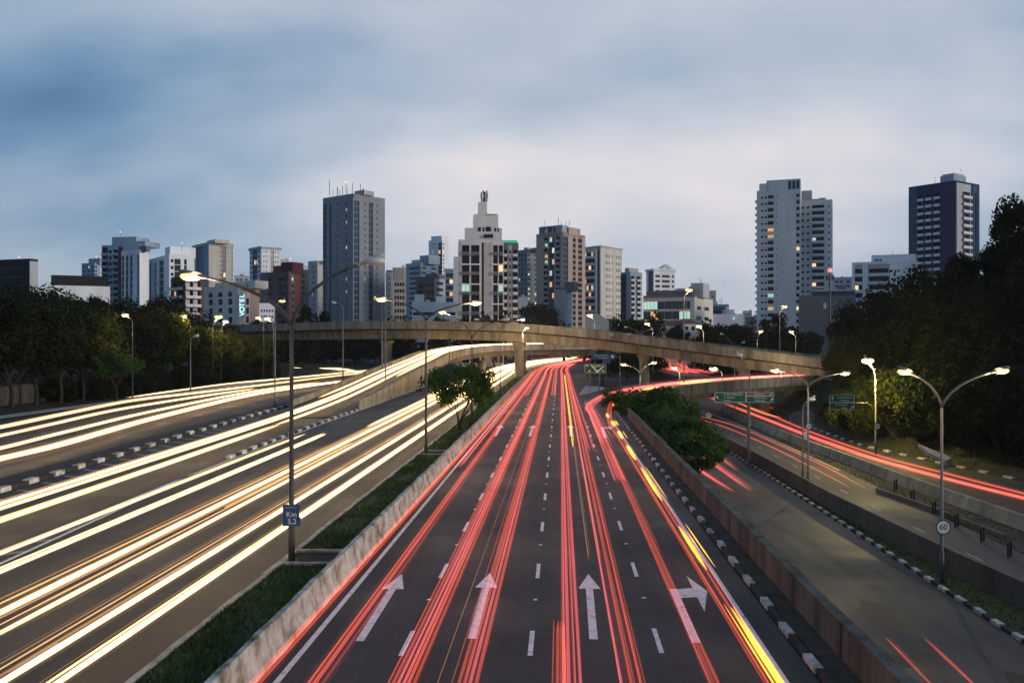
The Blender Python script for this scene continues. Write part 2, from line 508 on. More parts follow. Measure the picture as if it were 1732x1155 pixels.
# gore between main road and right-hand exit
mb = MB(); q = [G(978, 668, 0.005), G(999, 664, 0.005), G(1033, 655, 0.005), G(990, 652, 0.005)]
mb.poly(q); mb.build('gore_marking', M_PAINTW, road_main)
# left road: gore with chevrons, faint lane dashes
paint_strip('gore_line', lambda Y: gore(Y)+0.1, 0.18, 16, 150, road_left, M_PAINT, 0.010)
paint_strip('gore_line', lambda Y: interp([(14, -18.9), (36, -20.3), (52, -21.9), (56, -22.3)], Y), 0.18, 16, 55, road_left, M_PAINT, 0.010)
Y = 17
while Y < 52:
    a = gore(Y)+0.2; b = interp([(14, -18.9), (36, -20.3), (52, -21.9)], Y)-0.1
    if b-a > 0.25:
        mb = MB()
        mb.quad((RX(a, Y), Y, 0.0095), (RX(b, Y+0.9), Y+0.9, 0.0095), (RX(b, Y+1.3), Y+1.3, 0.0095), (RX(a, Y+0.4), Y+0.4, 0.0095))
        mb.build('chevron_stripe', M_PAINTW, road_left)
    Y += 2.1
Y = 40
while Y < 118:
    a = divk(Y)+0.3
    mb = MB()
    mb.quad((RX(a, Y+1.1), Y+1.1, 0.009), (RX(a+2.0, Y), Y, 0.009), (RX(a+2.0, Y+0.35), Y+0.35, 0.009), (RX(a, Y+1.45), Y+1.45, 0.009))
    mb.build('hatch_stripe', M_PAINTW, road_ramp)
    Y += 2.6
paint_strip('lane_edge_line', lambda Y: divk(Y)+2.45, 0.14, 30, 118, road_ramp, M_PAINTW, 0.009)
for off in (-13.4, -16.8):
    Y = 22
    while Y < 120:
        paint_strip('lane_dash', off-0.012*(Y-28), 0.12, Y, Y+2.2, road_left, M_PAINTW, 0.004); Y += 8.5
for off in (-39, -45, -50):
    Y = 52
    while Y < 190:
        paint_strip('lane_dash', off, 0.14, Y, Y+2.2, road_outer, M_PAINTW, 0.004); Y += 9
for rd, f in ((road_s2, lambda Y: (w2(Y)+m3(Y))/2), (road_s3, lambda Y: (l3(Y)+e3(Y))/2)):
    Y = 30
    while Y < 150:
        paint_strip('lane_dash', f, 0.12, Y, Y+2.0, rd, M_PAINTW, LOW+0.004); Y += 8.0
paint_strip('edge_line', lambda Y: m3(Y)-0.3, 0.14, 92, 165, road_s2, M_PAINT, LOW+0.004)
for (x0, y0, dx, dy) in ((1344, 992, 66, 14), (1420, 1052, 34, 10)):
    a = Vector(G(x0, y0+dy, LOW+0.004)); b = Vector(G(x0+dx, y0+dy, LOW+0.004)); c = Vector(G(x0+dx-8, y0, LOW+0.004)); d = Vector(G(x0-12, y0, LOW+0.004))
    mb = MB(); mb.quad(a, b, c, d)
    mb.build('asphalt_patch', M_ASPHN if dx > 40 else M_ASPH, road_s1)
mb = MB(); c0 = G(1445, 1083, LOW); mb.tube([(c0[0], c0[1], LOW+0.002), (c0[0], c0[1], LOW+0.02)], 0.36, 16)
mb.build('manhole_cover', M_KCON, road_s1)
mb = MB(); a = [G(*q, 0.004) for q in ((1170, 1048), (1218, 1042), (1226, 1072), (1196, 1066), (1174, 1072))]
mb.poly(a); mb.build('asphalt_patch', mat('fresh_tar', (0.02, 0.02, 0.02), 0.7, 0.2, 3), road_main)

rr = random.Random(77)
TAR = MATS['fresh_tar']
for i in range(26):                                   # tar repairs and oil stained patches
    rd, o0, o1, z = rr.choice(((road_main, -6.2, 4.6, 0.0035), (road_left, -19.5, -10.8, 0.0035), (road_left, -19.5, -10.8, 0.0035), (road_s1, 12.4, 18.5, LOW+0.0035), (road_s1, 12.4, 18.5, LOW+0.0035), (road_outer, -54, -36, 0.0035)))
    Y = rr.uniform(20, 75) if rd is not road_outer else rr.uniform(60, 110)
    if rd is road_s1: Y = rr.uniform(32, 85)
    x = RX(rr.uniform(o0, o1), Y); w = rr.uniform(.35, .9); L = rr.uniform(.6, 3.2); n = 11; pts = []
    for k in range(n):
        a = 2*math.pi*k/n; q_ = rr.uniform(.75, 1.2)
        pts.append((x+math.cos(a)*w*q_+KD*math.sin(a)*L, Y+math.sin(a)*L*q_, z+i*.00001))
    mb = MB(); mb.poly(pts); mb.build('asphalt_patch', rr.choice((TAR, M_ASPHN, M_ASPH)), rd)
# ------------------------------------------------------------------ kerbs, median, walls
def kerb(name, f, y0, y1, zf, Ls, mats, w=0.3, h=0.16, label=None):
    Ls = Ls if isinstance(Ls, tuple) else (Ls,)
    root = bpy.data.objects.new(name, None); C.objects.link(root); struct(root)
    Y = y0; i = 0
    while Y < y1:
        L = Ls[i % len(Ls)]*random.uniform(.92, 1.08); lo_ = .8 if mats[i % len(mats)] is M_KDARK else 1.0
        a = (RX(f(Y), Y), Y); b = (RX(f(Y+L), Y+L), Y+L)
        t = Vector((b[0]-a[0], b[1]-a[1])); Lr = t.length; t.normalize()
        mb = MB()
        hh = h*lo_ + random.uniform(-0.02, 0.025); ww = w*lo_ + random.uniform(-0.03, 0.03)
        z = zf(Y) if callable(zf) else zf
        j1 = random.uniform(-.03, .03); t = Vector((t.x+random.uniform(-.012, .012), t.y)).normalized(); a = (a[0]+j1, a[1])
        mb.obox(a, (t.x, t.y), (t.y, -t.x), 0.02, Lr-0.02, -ww/2, ww/2, z-0.1, z+hh)
        mb.build('kerb_stone', mats[i % len(mats)], root)
        Y += L; i += 1
    return root
kerb('right_kerb', lambda Y: 6.28, 17, 104, 0.0, (1.0, 1.6), [M_KWHITE, M_KDARK], 0.2, 0.14)
kerb('median_kerb', lambda Y: -9.95, 15, 128, 0.0, 2.0, [M_KCON], 0.22, 0.15)
kerb('service_kerb', lambda Y: k1(Y)+0.16, 28, 150, LOW, (.9, 1.0), [M_KWHITE, M_KDARK], 0.28, 0.17)
kerb('divider_kerb', lambda Y: divk(Y)-0.2, 42, 128, 0.0, (1.1, 1.9), [M_KWHITE, M_KDARK], 0.42, 0.26)
kerb('gore_kerb', lambda Y: gore(Y)-0.2, 62, 160, 0.0, (1.1, 1.5), [M_KWHITE, M_KDARK], 0.3, 0.22)
kerb('outer_kerb', lambda Y: e3(Y)+0.1, 62, 150, LOW, (1.2, 2.2), [M_KWHITE, M_KDARK], 0.35, 0.2)
# raised dark divider between the outer road and the ramp approach
mb = MB(); wallrun(mb, offpath(lambda Y: divk(Y)-1.3, [30, 40, 50, 60, 70, 80, 90, 100, 112, 125, 135]), [(-0.85, -0.05), (-0.85, 0.2), (-0.5, 0.28), (0.5, 0.28), (0.85, 0.2), (0.85, -0.05)])
struct(mb.build('divider_island', M_KDARK))
# grass median
strip_med = struct(strip('median_soil', lambda Y: -9.84, lambda Y: -7.5, [y for y in YS if y <= 250], 0.10, M_SOIL))
mb = MB(); rr = random.Random(3)
for i in range(34000):
    u = rr.random(); Y = 15 + 115*u*u if rr.random() < 0.75 else rr.uniform(15, 240)
    o = rr.uniform(-9.84, -7.62)
    if 32.2 < Y < 34.6 or 63.3 < Y < 65.4: continue
    if math.sin(o*2.3+Y*.41)+math.sin(Y*.93-o*1.7)+math.sin(Y*.17) > 1.15 and rr.random() < .8: continue
    x = RX(o, Y); s = 1 + Y/60.0
    h = rr.uniform(0.05, 0.17)*(1+0.5*math.sin(o*3+Y*0.7)*math.sin(Y*0.31)); w = rr.uniform(0.012, 0.024)*s
    a = rr.uniform(0, 6.283); dx, dy = math.cos(a)*w, math.sin(a)*w; lx, ly = rr.uniform(-.07, .07), rr.uniform(-.07, .07)
    mb.poly([(x-dx, Y-dy, 0.09), (x+dx, Y+dy, 0.09), (x+lx, Y+ly, 0.10+h)])
gr = mb.build('grass', M_GRASS); gr['kind'] = 'stuff'
# planting pit kerbs round the lamp bases in the median
for Y in (32.6, 63.8):
    t = thing('lamp_pit', 'kerb edged earth pit in the median at the %s street lamp' % ('kilometre sign' if Y < 40 else 'second'), 'planting pit', (RX(-8.7, Y+0.6), Y+0.6, 0.1))
    for (y0, y1) in ((Y-0.5, Y-0.32), (Y+1.5, Y+1.68)):
        mb = MB(); mb.box(RX(-9.8, Y), RX(-7.65, Y), y0, y1, 0.08, 0.2); mb.build('pit_kerb', M_KCON, t)
    mb = MB(); mb.box(RX(-9.8, Y), RX(-7.65, Y), Y-0.3, Y+1.48, 0.09, 0.115); mb.build('earth', mat('pit_earth', (0.015, 0.013, 0.01), 0.95, 0.3, 3), t)
# stained concrete barrier between median and main road
mb = MB(); rr = random.Random(5)
ys = [13+0.55*i for i in range(170)] + [107+3*i for i in range(45)]
P = [Vector(p) for p in offpath(-7.36, ys)]
prof = [(-0.17, 0.0), (-0.16, 0.45), (-0.13, 0.80), (-0.08, 0.88), (0.08, 0.88), (0.12, 0.80), (0.15, 0.42), (0.24, 0.14), (0.26, 0.0)]
n = len(prof)
for i, p in enumerate(P):
    for a, z in prof:
        j = 0.022 if p.y < 107 else 0
        mb.v.append((p.x+a+rr.uniform(-j, j), p.y, max(0, z+(rr.uniform(-j, j) if z > 0.7 else 0))))
for i in range(len(P)-1):
    for j in range(n-1):
        mb.f.append((i*n+j, (i+1)*n+j, (i+1)*n+j+1, i*n+j+1)); mb.m.append(0)
mb.f.append(tuple(range(n))); mb.m.append(0)
tag(mb.build('concrete_barrier', M_BARR), 'low stained pale concrete barrier along the grass median', 'barrier')
# retaining wall right of the main road, cast in bays
t = thing('retaining_wall', 'long brown concrete retaining wall beside the white and dark kerb', 'wall', (RX(7.25, 60), 60, 0))
wy = [13+5.0*i for i in range(20)]+[112]
wf = lambda Y: interp([(14, 7.25), (95, 7.25), (104, 7.7), (112, 9.2)], Y)
for y0, y1 in zip(wy, wy[1:]):
    dz = random.uniform(-.035, .035); dl = random.uniform(-.02, .02)
    mb = MB(); wallrun(mb, offpath(wf, [y0, (y0+y1)/2, y1-.05]), [(-0.17+dl, -0.1), (-0.14+dl, 0.93+dz), (0.16+dl, 0.95+dz), (0.2+dl, LOW-0.1)]); mb.build('wall_bay', M_BROWN, t)
mb = MB(); wallrun(mb, offpath(wf, wy), [(-0.06, -0.1), (-0.06, 0.86), (0.06, 0.86), (0.06, LOW)]); mb.build('wall_core', M_DIRT, t)
struct(strip('wall_gutter', lambda Y: 6.45, lambda Y: 7.1, [12, 20, 28, 36, 45, 55, 65, 75, 85, 95, 104], 0.012, M_DIRT))
# planted slope behind the wall
mb = MB()
for a, b in zip(YL[:-4], YL[1:]):
    if b > 140: break
    for (o0, z0, o1, z1) in ((7.46, -3.2, 9.6, -4.5), (9.6, -4.5, 10.9, LOW+0.02)):
        mb.quad((RX(o0, a), a, z0), (RX(o1, a), a, z1), (RX(o1, b), b, z1), (RX(o0, b), b, z0))
struct(mb.build('planted_bank', M_DIRT))
# low walls on the right-hand side
mb = MB(); wallrun(mb, offpath(w2, YL[:15], LOW), [(-0.14, -0.05), (-0.11, 1.35), (0.11, 1.35), (0.14, -0.05)])
tag(mb.build('divider_wall', M_CONCD), 'dark concrete wall with pale top between service road and lit lower road', 'wall')
mb = MB(); wallrun(mb, offpath(l3, YL[:14], LOW), [(-0.5, -0.05), (-0.2, 1.0), (0.1, 1.0), (0.12, -0.05)])
tag(mb.build('parapet_wall', M_CONC), 'olive tinted concrete wall below the outer right road', 'wall')
struct(strip('verge', lambda Y: k1(Y)+0.3, lambda Y: w2(Y)-0.15, YL[:16], LOW+0.05, M_SOIL))
struct(strip('dirt_verge', m3, lambda Y: l3(Y)-0.5, YL, lowz(0.04), M_DIRT))
mb = MB(); wallrun(mb, [G(1484, 832, LOW), G(1536, 850, LOW), G(1600, 873, LOW), G(1700, 913, LOW)], [(-0.12, -0.05), (-0.12, 0.38), (0.12, 0.38), (0.12, -0.05)])
tag(mb.build('verge_wall', M_CONCD), 'short low concrete wall on the dirt verge below the dark posts', 'wall')
for i, (x, y) in enumerate(((1515, 828), (1544, 846), (1580, 868), (1618, 891), (1662, 915), (1708, 941))):
    p = G(x, y, LOW+0.04)
    t = thing('marker_post', '%s pair of short black steel posts on the dirt verge, counted from the far end' % 'first second third fourth fifth sixth'.split()[i], 'post', p, 'black post pairs on the verge')
    for dx in (-0.18, 0.18):
        mb = MB(); mb.tube([(p[0]+dx, p[1]+dx, p[2]), (p[0]+dx, p[1]+dx, p[2]+0.9)], 0.075, 8); mb.build('post', M_BLACK, t)
rr = random.Random(11)
mb = MB()
for i in range(5200):
    Y = rr.uniform(26, 120); f = rr.random()
    if rr.random() < 0.55: o = k1(Y)+0.4+f*max(0.1, w2(Y)-k1(Y)-0.7)
    else: o = m3(Y)+0.1+f*(l3(Y)-m3(Y)-0.8)
    x = RX(o, Y); h = rr.uniform(0.05, 0.25); wd = 0.05; a = rr.uniform(0, 6.28)
    mb.poly([(x-math.cos(a)*wd, Y-math.sin(a)*wd, LOW), (x+math.cos(a)*wd, Y+math.sin(a)*wd, LOW), (x+rr.uniform(-.1, .1), Y+rr.uniform(-.1, .1), LOW+h)])
for i in range(9000):
    Y = rr.uniform(70, 170); o = E3(Y)+rr.uniform(.6, 17); x = RX(o, Y); z = gz(o, Y); h = rr.uniform(.1, .5); wd = rr.uniform(.05, .14); a = rr.uniform(0, 6.28)
    mb.poly([(x-math.cos(a)*wd, Y-math.sin(a)*wd, z), (x+math.cos(a)*wd, Y+math.sin(a)*wd, z), (x+rr.uniform(-.2, .2), Y+rr.uniform(-.2, .2), z+h)])
g2 = mb.build('weeds', M_LEAF3); g2['kind'] = 'stuff'
# concrete boundary wall under the trees on the far left
t = thing('boundary_wall', 'grey concrete panel wall under the dark trees on the left', 'wall', (RX(-67, 150), 150, 0))
Y = 84
while Y < 205:
    a = (RX(-67, Y), Y); mb = MB()
    tt = Vector((KD, 1)).normalized()
    mb.obox(a, (tt.x, tt.y), (tt.y, -tt.x), 0.03, 3.97, -0.09, 0.09+random.uniform(0, .02), -0.05, 2.6+random.uniform(-0.05, .05))
    mb.build('wall_panel', mat('sooty_concrete', (.05, .046, .042), .95, .45, .8, .01, True), t); Y += 4
struct(strip('left_pavement', lambda Y: -59.5, lambda Y: -57.0, [y for y in YS if 60 <= y <= 250], 0.13, M_KCON))

# ------------------------------------------------------------------ viaducts
M_BLACKC = mat('joint_and_shade_dark', (.03, .028, .025), .95, .3, 1)  # near black for open joints and the painted shadow under the slab
def seg(path, prof, name, m, t, step, gap=.05):
    """The same profile in separate cast lengths with open joints."""
    for i in range(0, len(path)-1, step):
        P = [Vector(p) for p in path[i:i+step+1]]
        if len(P) < 2: break
        P[-1] = P[-1]-(P[-1]-P[-2]).normalized()*gap
        dz = random.uniform(-.02, .02); dl = random.uniform(-.015, .015)
        mb = MB(); wallrun(mb, P, [(a+dl, z+dz) for a, z in prof]); mb.build(name, m, t)
def deck(name, label, near, width, gird, par=1.05, slab=0.75, inset=1.1, m=M_CONC):
    """Curved bridge: near is a list of (X, Y, ztop of near parapet); the deck goes off to the far side (left of travel)."""
    t = thing(name, label, 'bridge', (near[len(near)//2][0], near[len(near)//2][1], 0))
    path = catmull(near, 8)
    W = width
    seg(path, [(0, 0), (0, -par-slab), (-0.14, -par-slab), (-0.25, -par), (-0.25, 0)], 'parapet_segment', m, t, 5)
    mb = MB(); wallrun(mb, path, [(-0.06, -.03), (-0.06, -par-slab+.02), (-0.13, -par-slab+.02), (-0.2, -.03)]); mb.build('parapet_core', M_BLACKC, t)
    mb = MB(); wallrun(mb, path, [(-0.02, -par-slab-.002), (-0.02, -par-slab-.3), (-W+.02, -par-slab-.3), (-W+.02, -par-slab-.002)]); mb.build('painted_shade_band', M_BLACKC, t)  # dark band that paints in the shadow line between parapet and girder
    mb = MB(); wallrun(mb, path, [(-W, 0), (-W, -par-slab), (-W+0.3, -par-slab), (-W+0.25, -par), (-W+0.25, 0)]); mb.build('parapet', m, t)
    mb = MB(); wallrun(mb, path, [(-0.28, -par), (-0.16, -par-slab+0.15), (-W+0.32, -par-slab+0.15), (-W+0.28, -par)]); mb.build('deck_slab', m, t)
    zb = -par-slab-.302
    mb = MB(); wallrun(mb, path, [(-inset, zb-0.004), (-inset-0.25, zb-gird), (-W+inset+0.25, zb-gird), (-W+inset, zb-0.004)]); mb.build('girder', m, t)
    return t, path
def vp(tab): return [(KX(x, Y), Y, KZ(y, Y)) for x, y, Y in tab]
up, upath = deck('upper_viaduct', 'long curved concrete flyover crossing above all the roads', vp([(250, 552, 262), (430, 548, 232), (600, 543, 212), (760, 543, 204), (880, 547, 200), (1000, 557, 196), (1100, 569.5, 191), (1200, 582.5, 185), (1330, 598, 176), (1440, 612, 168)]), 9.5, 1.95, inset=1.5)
def pillar(t, X, Y, z0, z1, r, m=M_CONC):
    mb = MB(); mb.tube([(X, Y, z0), (X, Y, z1-2.2), (X, Y, z1-1.0), (X, Y, z1)], [r, r, r*1.15, r*1.7], 16, cap=True)
    mb.build('pillar', m, t, smooth=False)
    if r > 1:
        mb = MB(); mb.tube([(X-r*.5, Y-r-.12, z0+.3), (X-r*.5, Y-r-.12, z1-1.2)], .11, 6); mb.build('drain_pipe', M_METAL, t)
for px, Y, zb, zt in ((655, 212, 0, 8.2), (878, 204.5, 0, 7.8), (1090, 196, -5, 5.2), (1258, 186, -5, 2.7)):
    pillar(up, KX(px, Y), Y, zb-0.2, zt, 1.05)
# the ramp that climbs from the left road and bends right under the flyover
RZ = [(80, 0.0), (100, 0.12), (120, 0.9), (154, 2.6), (205, 5.0), (226, 5.9), (240, 6.5), (252, 6.7), (262, 6.5), (310, 4.0)]
def rc(Y): return interp([(14, -24.0), (50, -25.2), (95, -27.3), (150, -28.0), (260, -28.0)], Y)
def rampC(d, dz):
    pts = [(RX(rc(Y), Y)+d, Y, interp(RZ, Y)+dz) for Y in (18, 30, 45, 60, 80, 95, 110, 125, 140, 155, 180, 205)]
    e = [(-13.2, 226), (-6.5, 238), (4, 246), (17, 251), (29, 258), (38, 270), (43, 288), (45, 310)]
    for i, (x, y) in enumerate(e):
        x0, y0 = (e[i-1] if i else (RX(rc(205), 205), 205)); x1, y1 = e[min(i+1, len(e)-1)]
        tt = Vector((x1-x0, y1-y0)).normalized()
        pts.append((x+tt.y*d, y-tt.x*d, interp(RZ, y)+dz))
    return pts
t = thing('ramp_viaduct', 'rising concrete ramp that bends right beneath the flyover', 'bridge', (-15, 200, 0))
rp = [p for p in catmull(rampC(0, 0), 4) if p.y > 92]
mb = MB(); wallrun(mb, rp, [(-3.9, 0.02), (3.9, 0.02), (3.9, -0.5), (-3.9, -0.5)]); mb.build('ramp_deck', M_ASPHN, t)
rp2 = [p for p in rp if p.y > 106]
for s in (-1, 1):
    mb = MB(); wallrun(mb, rp2, [(s*3.92, 0.75), (s*3.92, -0.52), (s*4.15, -0.9), (s*4.15, 0.75)][::s]); mb.build('parapet', M_CONC, t)
rp3 = [p for p in rp if p.y > 170]
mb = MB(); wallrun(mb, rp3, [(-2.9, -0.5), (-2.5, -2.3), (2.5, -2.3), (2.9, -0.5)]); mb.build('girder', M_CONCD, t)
for s in (-1, 1):
    mb = MB()
    for a, b in zip(rp2, rp2[1:]):
        if b.y > 172: break
        tt = (b-a); tt.z = 0; tt.normalize(); r = Vector((tt.y, -tt.x, 0))
        p, q = a+r*4.0*s, b+r*4.0*s
        mb.quad((p.x, p.y, -0.05), (q.x, q.y, -0.05), (q.x, q.y, q.z-0.5), (p.x, p.y, p.z-0.5))
    mb.build('side_wall', M_CONC, t)
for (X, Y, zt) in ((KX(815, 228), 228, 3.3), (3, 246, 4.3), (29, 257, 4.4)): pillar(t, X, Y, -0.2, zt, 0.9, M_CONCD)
# the right-hand exit ramp over the lower roads
RC2 = [(8.6, 88), (9.6, 98), (11.4, 110), (15, 125), (21.5, 141), (31, 155), (45, 168), (62, 180), (88, 192), (130, 205)]
R2Z = [(88, 0.006), (141, 0.12), (168, 0.55), (205, 1.2)]
def ramp2(d, dz, skip=0):
    P = [(x, y, interp(R2Z, y)) for x, y in RC2]; o = []
    for i, p in enumerate(P):
        a = P[max(i-1, 0)]; b = P[min(i+1, len(P)-1)]
        tt = Vector((b[0]-a[0], b[1]-a[1])).normalized()
        o.append((p[0]+tt.y*d, p[1]-tt.x*d, p[2]+dz))
    return o[skip:]
t = thing('exit_ramp', 'concrete exit ramp crossing over the lower right roads', 'bridge', (45, 168, 0))
cp = catmull(ramp2(0, 0.008), 6)
mb = MB(); wallrun(mb, cp, [(-3.6, 0), (3.3, 0), (3.3, -0.4), (-3.6, -0.4)]); mb.build('ramp_deck', M_ASPH, t)
cp1 = [p for p in cp if p.y > 108]
mb = MB(); wallrun(mb, cp1, [(3.32, 0.85), (3.32, -0.6), (3.6, -0.9), (3.6, 0.85)]); mb.build('parapet', M_CONC, t)
mb = MB(); wallrun(mb, [p for p in cp if p.y > 136], [(-3.9, 0.85), (-3.9, -0.6), (-3.62, -0.6), (-3.62, 0.85)]); mb.build('parapet', M_CONC, t)
mb = MB(); wallrun(mb, [p for p in cp if p.y > 118], [(-3.1, -0.41), (-2.6, -1.9), (2.4, -1.9), (2.8, -0.41)]); mb.build('girder', M_CONC, t)
for (X, Y) in ((47, 169), (70, 184)): pillar(t, X, Y, -5.2, -1.2, 1.0)
mb = MB(); wallrun(mb, [(RX(7.6, 100), 100, 0), (RX(9, 112), 112, 0), (17, 124.5, 0), (24, 138.5, 0)], [(-0.1, -0.4), (-0.1, LOW), (0.1, LOW), (0.1, -0.4)]); mb.build('abutment', M_BROWN, t)
# a far road coming down from behind the flyover, seen between the pillars
fr = [(KX(1190, 345), 345, 3.0), (KX(1158, 325), 325, 1.9), (KX(1136, 295), 295, 0.8), (KX(1133, 265), 265, 0.1), (KX(1150, 238), 238, -0.02), (KX(1185, 215), 215, -0.3)]
mb = MB(); wallrun(mb, catmull(fr, 5), [(-5, 0.05), (5, 0.05), (5, -0.8), (-5, -0.8)])
struct(mb.build('far_road', M_ASPH))

# ------------------------------------------------------------------ buildings
LITS = [M_LITW, emit('window_lit_dim', (1.0, .60, .26), .55, (.3, .25, .2)), emit('window_lit_pale', (1.0, .82, .55), .95, (.3, .28, .25)), emit('window_lit_orange', (1.0, .52, .2), .8, (.3, .22, .18))]
def wallmat(name, col, var=0.16):
    return mat('facade_'+name, col, 0.85, var, 0.12, 0.0, True, 0.2)
class Bld:
    """A building that stands on two street faces: left face from pixel xl to xm, right face from xm to xr, near corner at depth Y."""
    def __init__(s, label, xl, xm, xr, ytop, Y, wall, ang=None, depth=14, name='apartment_building', zb=-1.0, group=None, cat='building'):
        kl, km, kr = [(x-CX)/F for x in (xl, xm, xr)]
        if xm == xr:                                  # one face seen square on
            a = math.atan((kl+kr)/2) if ang is None else R(ang)
            Xm = km*Y
            s.wl = (Xm-kl*Y)/(math.cos(a)+kl*math.sin(a)); s.wr = depth
        else:
            a = R(30) if ang is None else R(ang)
            Xm = km*Y
            s.wl = (Xm-kl*Y)/(math.cos(a)+kl*math.sin(a))
            s.wr = (kr*Y-Xm)/max(0.05, math.sin(a)-kr*math.cos(a))
            s.wr = min(s.wr, 60)
        s.a = a; s.u = (math.cos(a), -math.sin(a)); s.v = (math.sin(a), math.cos(a))
        s.C = (Xm, Y); s.O = (Xm-s.u[0]*s.wl, Y-s.u[1]*s.wl)
        s.Y = Y; s.zt = KZ(ytop, Y); s.zb = zb; s.wall = wall
        s.t = thing(name, label, cat, (Xm, Y, zb), group)
        s.mb = MB(); s.mats = [wall]; s.panes = []; s.bal = []
        s.rr = random.Random(int(xl*7+ytop))
    def mi(s, m):
        if m not in s.mats: s.mats.append(m)
        return s.mats.index(m)
    def Z(s, py): return KZ(py, s.Y)
    def U(s, px):
        """distance along the left face of the column seen at pixel px"""
        k = (px-CX)/F
        den = s.u[0]-k*s.u[1]
        return (k*s.O[1]-s.O[0])/den
    def shell(s, z1=None, roof=True):
        """plain far sides and roof"""
        z1 = z1 or s.zt; O, u, v = s.O, s.u, s.v
        q = lambda a, b, z: (O[0]+u[0]*a+v[0]*b, O[1]+u[1]*a+v[1]*b, z)
        W, D = s.wl, s.wr
        s.mb.quad(q(0, D, s.zb), q(0, 0, s.zb), q(0, 0, z1), q(0, D, z1)) if False else s.mb.quad(q(0, D, s.zb), q(0, 0, s.zb), q(0, 0, z1), q(0, D, z1))
        s.mb.quad(q(W, D, s.zb), q(0, D, s.zb), q(0, D, z1), q(W, D, z1))
        s.mb.quad(q(0, 0, z1), q(W, 0, z1), q(W, D, z1), q(0, D, z1))
        for (a0, a1, b0, b1) in ((0, W, 0, .25), (0, W, D-.25, D), (0, .25, .26, D-.26), (W-.25, W, .26, D-.26)):
            s.mb.obox(O, u, v, a0, a1, b0, b1, z1+0.002, z1+0.9)
        if roof and W > 6 and D > 6:
            rr = s.rr
            for k in range(rr.randint(1, 3)):
                a = rr.uniform(.12, .75)*W; e = rr.uniform(.1, .7)*D; w_ = rr.uniform(1.2, 3); h_ = rr.uniform(1.1, 2.6)
                mb = MB(); mb.obox(O, u, v, a, min(W-.4, a+w_), e, min(D-.4, e+w_), z1-.01, z1+h_); mb.build('roof_tank', rr.choice((GREY, DGREY, CONW)), s.t)
            if rr.random() < .6:
                a = rr.uniform(.2, .8)*W; p = (O[0]+u[0]*a+v[0]*3, O[1]+u[1]*a+v[1]*3)
                mb = MB(); mb.tube([(p[0], p[1], z1), (p[0], p[1], z1+rr.uniform(3, 6))], .07, 5); mb.build('antenna', M_DARKMETAL, s.t)
    def face(s, which, cols, z1=None, fh=3.0, z0=None, mats=None, depth=0.3, top=1.0, lit=0.0, glass=None):
        P0, u, W = (s.O, s.u, s.wl) if which == 'L' else (s.C, s.v, s.wr)
        s.facade(P0, u, W, s.zb if z0 is None else z0, z1 or s.zt, cols, fh, depth, top, lit, glass)
    def facade(s, P0, u, W, z0, z1, cols, fh=3.0, depth=0.3, top=1.0, lit=0.0, glass=None):
        n = (u[1], -u[0]); glass = glass or M_GLASS
        tot = sum(c[0] for c in cols); x = 0.0
        zt = z1-top; nf = max(1, int((zt-z0)/fh)); zs = zt-nf*fh
        def q(a, z, d=0.0): return (P0[0]+u[0]*a-n[0]*d, P0[1]+u[1]*a-n[1]*d, z)
        def wq(a, b, za, zb_, m=0):
            if b-a > 1e-3 and zb_-za > 1e-3: s.mb.quad(q(a, za), q(b, za), q(b, zb_), q(a, zb_), m)
        for c in cols:
            w = c[0]/tot*W; kind = c[1]; x0, x1 = x, x+w; x += w
            m = s.mi(c[2]) if len(c) > 2 and c[2] is not None else 0
            if kind == 's': wq(x0, x1, z0, z1, m); continue
            fa, fb, fc, fd = c[3] if len(c) > 3 else (0.2, 0.8, 0.35, 0.8)
            gl = c[4] if len(c) > 4 and c[4] else glass
            d = c[5] if len(c) > 5 else depth
            a, b = x0+fa*w, x0+fb*w
            wq(x0, a, z0, z1, m); wq(b, x1, z0, z1, m)
            wq(a, b, z0, zs+fc*fh, m)
            wq(a, b, zt-(1-fd)*fh, z1, m)
            if kind == 'v':                              # tall glazed strip with a bar at each floor
                za, zc = zs+fc*fh, zt-(1-fd)*fh
                s.reveal(q, a, b, za, zc, d, m)
                for k in range(nf):
                    f0 = zs+k*fh+(0.02 if k else fc*fh); f1 = min(zs+(k+1)*fh, zc)
                    npn = max(1, round((b-a)/1.7)) if b-a > 2.7 else 1; pw_ = (b-a)/npn
                    for j in range(npn):
                        s.panes.append((q(a+pw_*(j+.5), (f0+f1)/2+0.12, d), u, pw_-(.1 if npn > 1 else 0), (f1-f0)-0.3, gl if s.rr.random() > lit else s.rr.choice((M_LITW, M_LITC))))
                    if npn > 1: wm_ = s.mi(M_DARKMETAL); s.mb.quad(q(a, f0, d+.02), q(b, f0, d+.02), q(b, f1, d+.02), q(a, f1, d+.02), wm_)
                    s.mb.quad(q(a, f0, d-0.01), q(b, f0, d-0.01), q(b, f0+0.28, d-0.01), q(a, f0+0.28, d-0.01), m)
                continue
            for k in range(nf):
                za, zc = zs+(k+fc)*fh, zs+(k+fd)*fh
                if k: wq(a, b, zs+(k-1+fd)*fh, za, m)
                s.reveal(q, a, b, za, zc, d, m)
                npn = max(1, round((b-a)/1.7)) if b-a > 2.7 else 1; pw_ = (b-a)/npn
                for j in range(npn):
                    s.panes.append((q(a+pw_*(j+.5), (za+zc)/2, d), u, pw_-(.1 if npn > 1 else 0), zc-za, gl if s.rr.random() > lit else s.rr.choice((M_LITW, M_LITW, M_LITC))))
                if npn > 1: wm_ = s.mi(M_DARKMETAL); s.mb.quad(q(a, za, d+.02), q(b, za, d+.02), q(b, zc, d+.02), q(a, zc, d+.02), wm_)
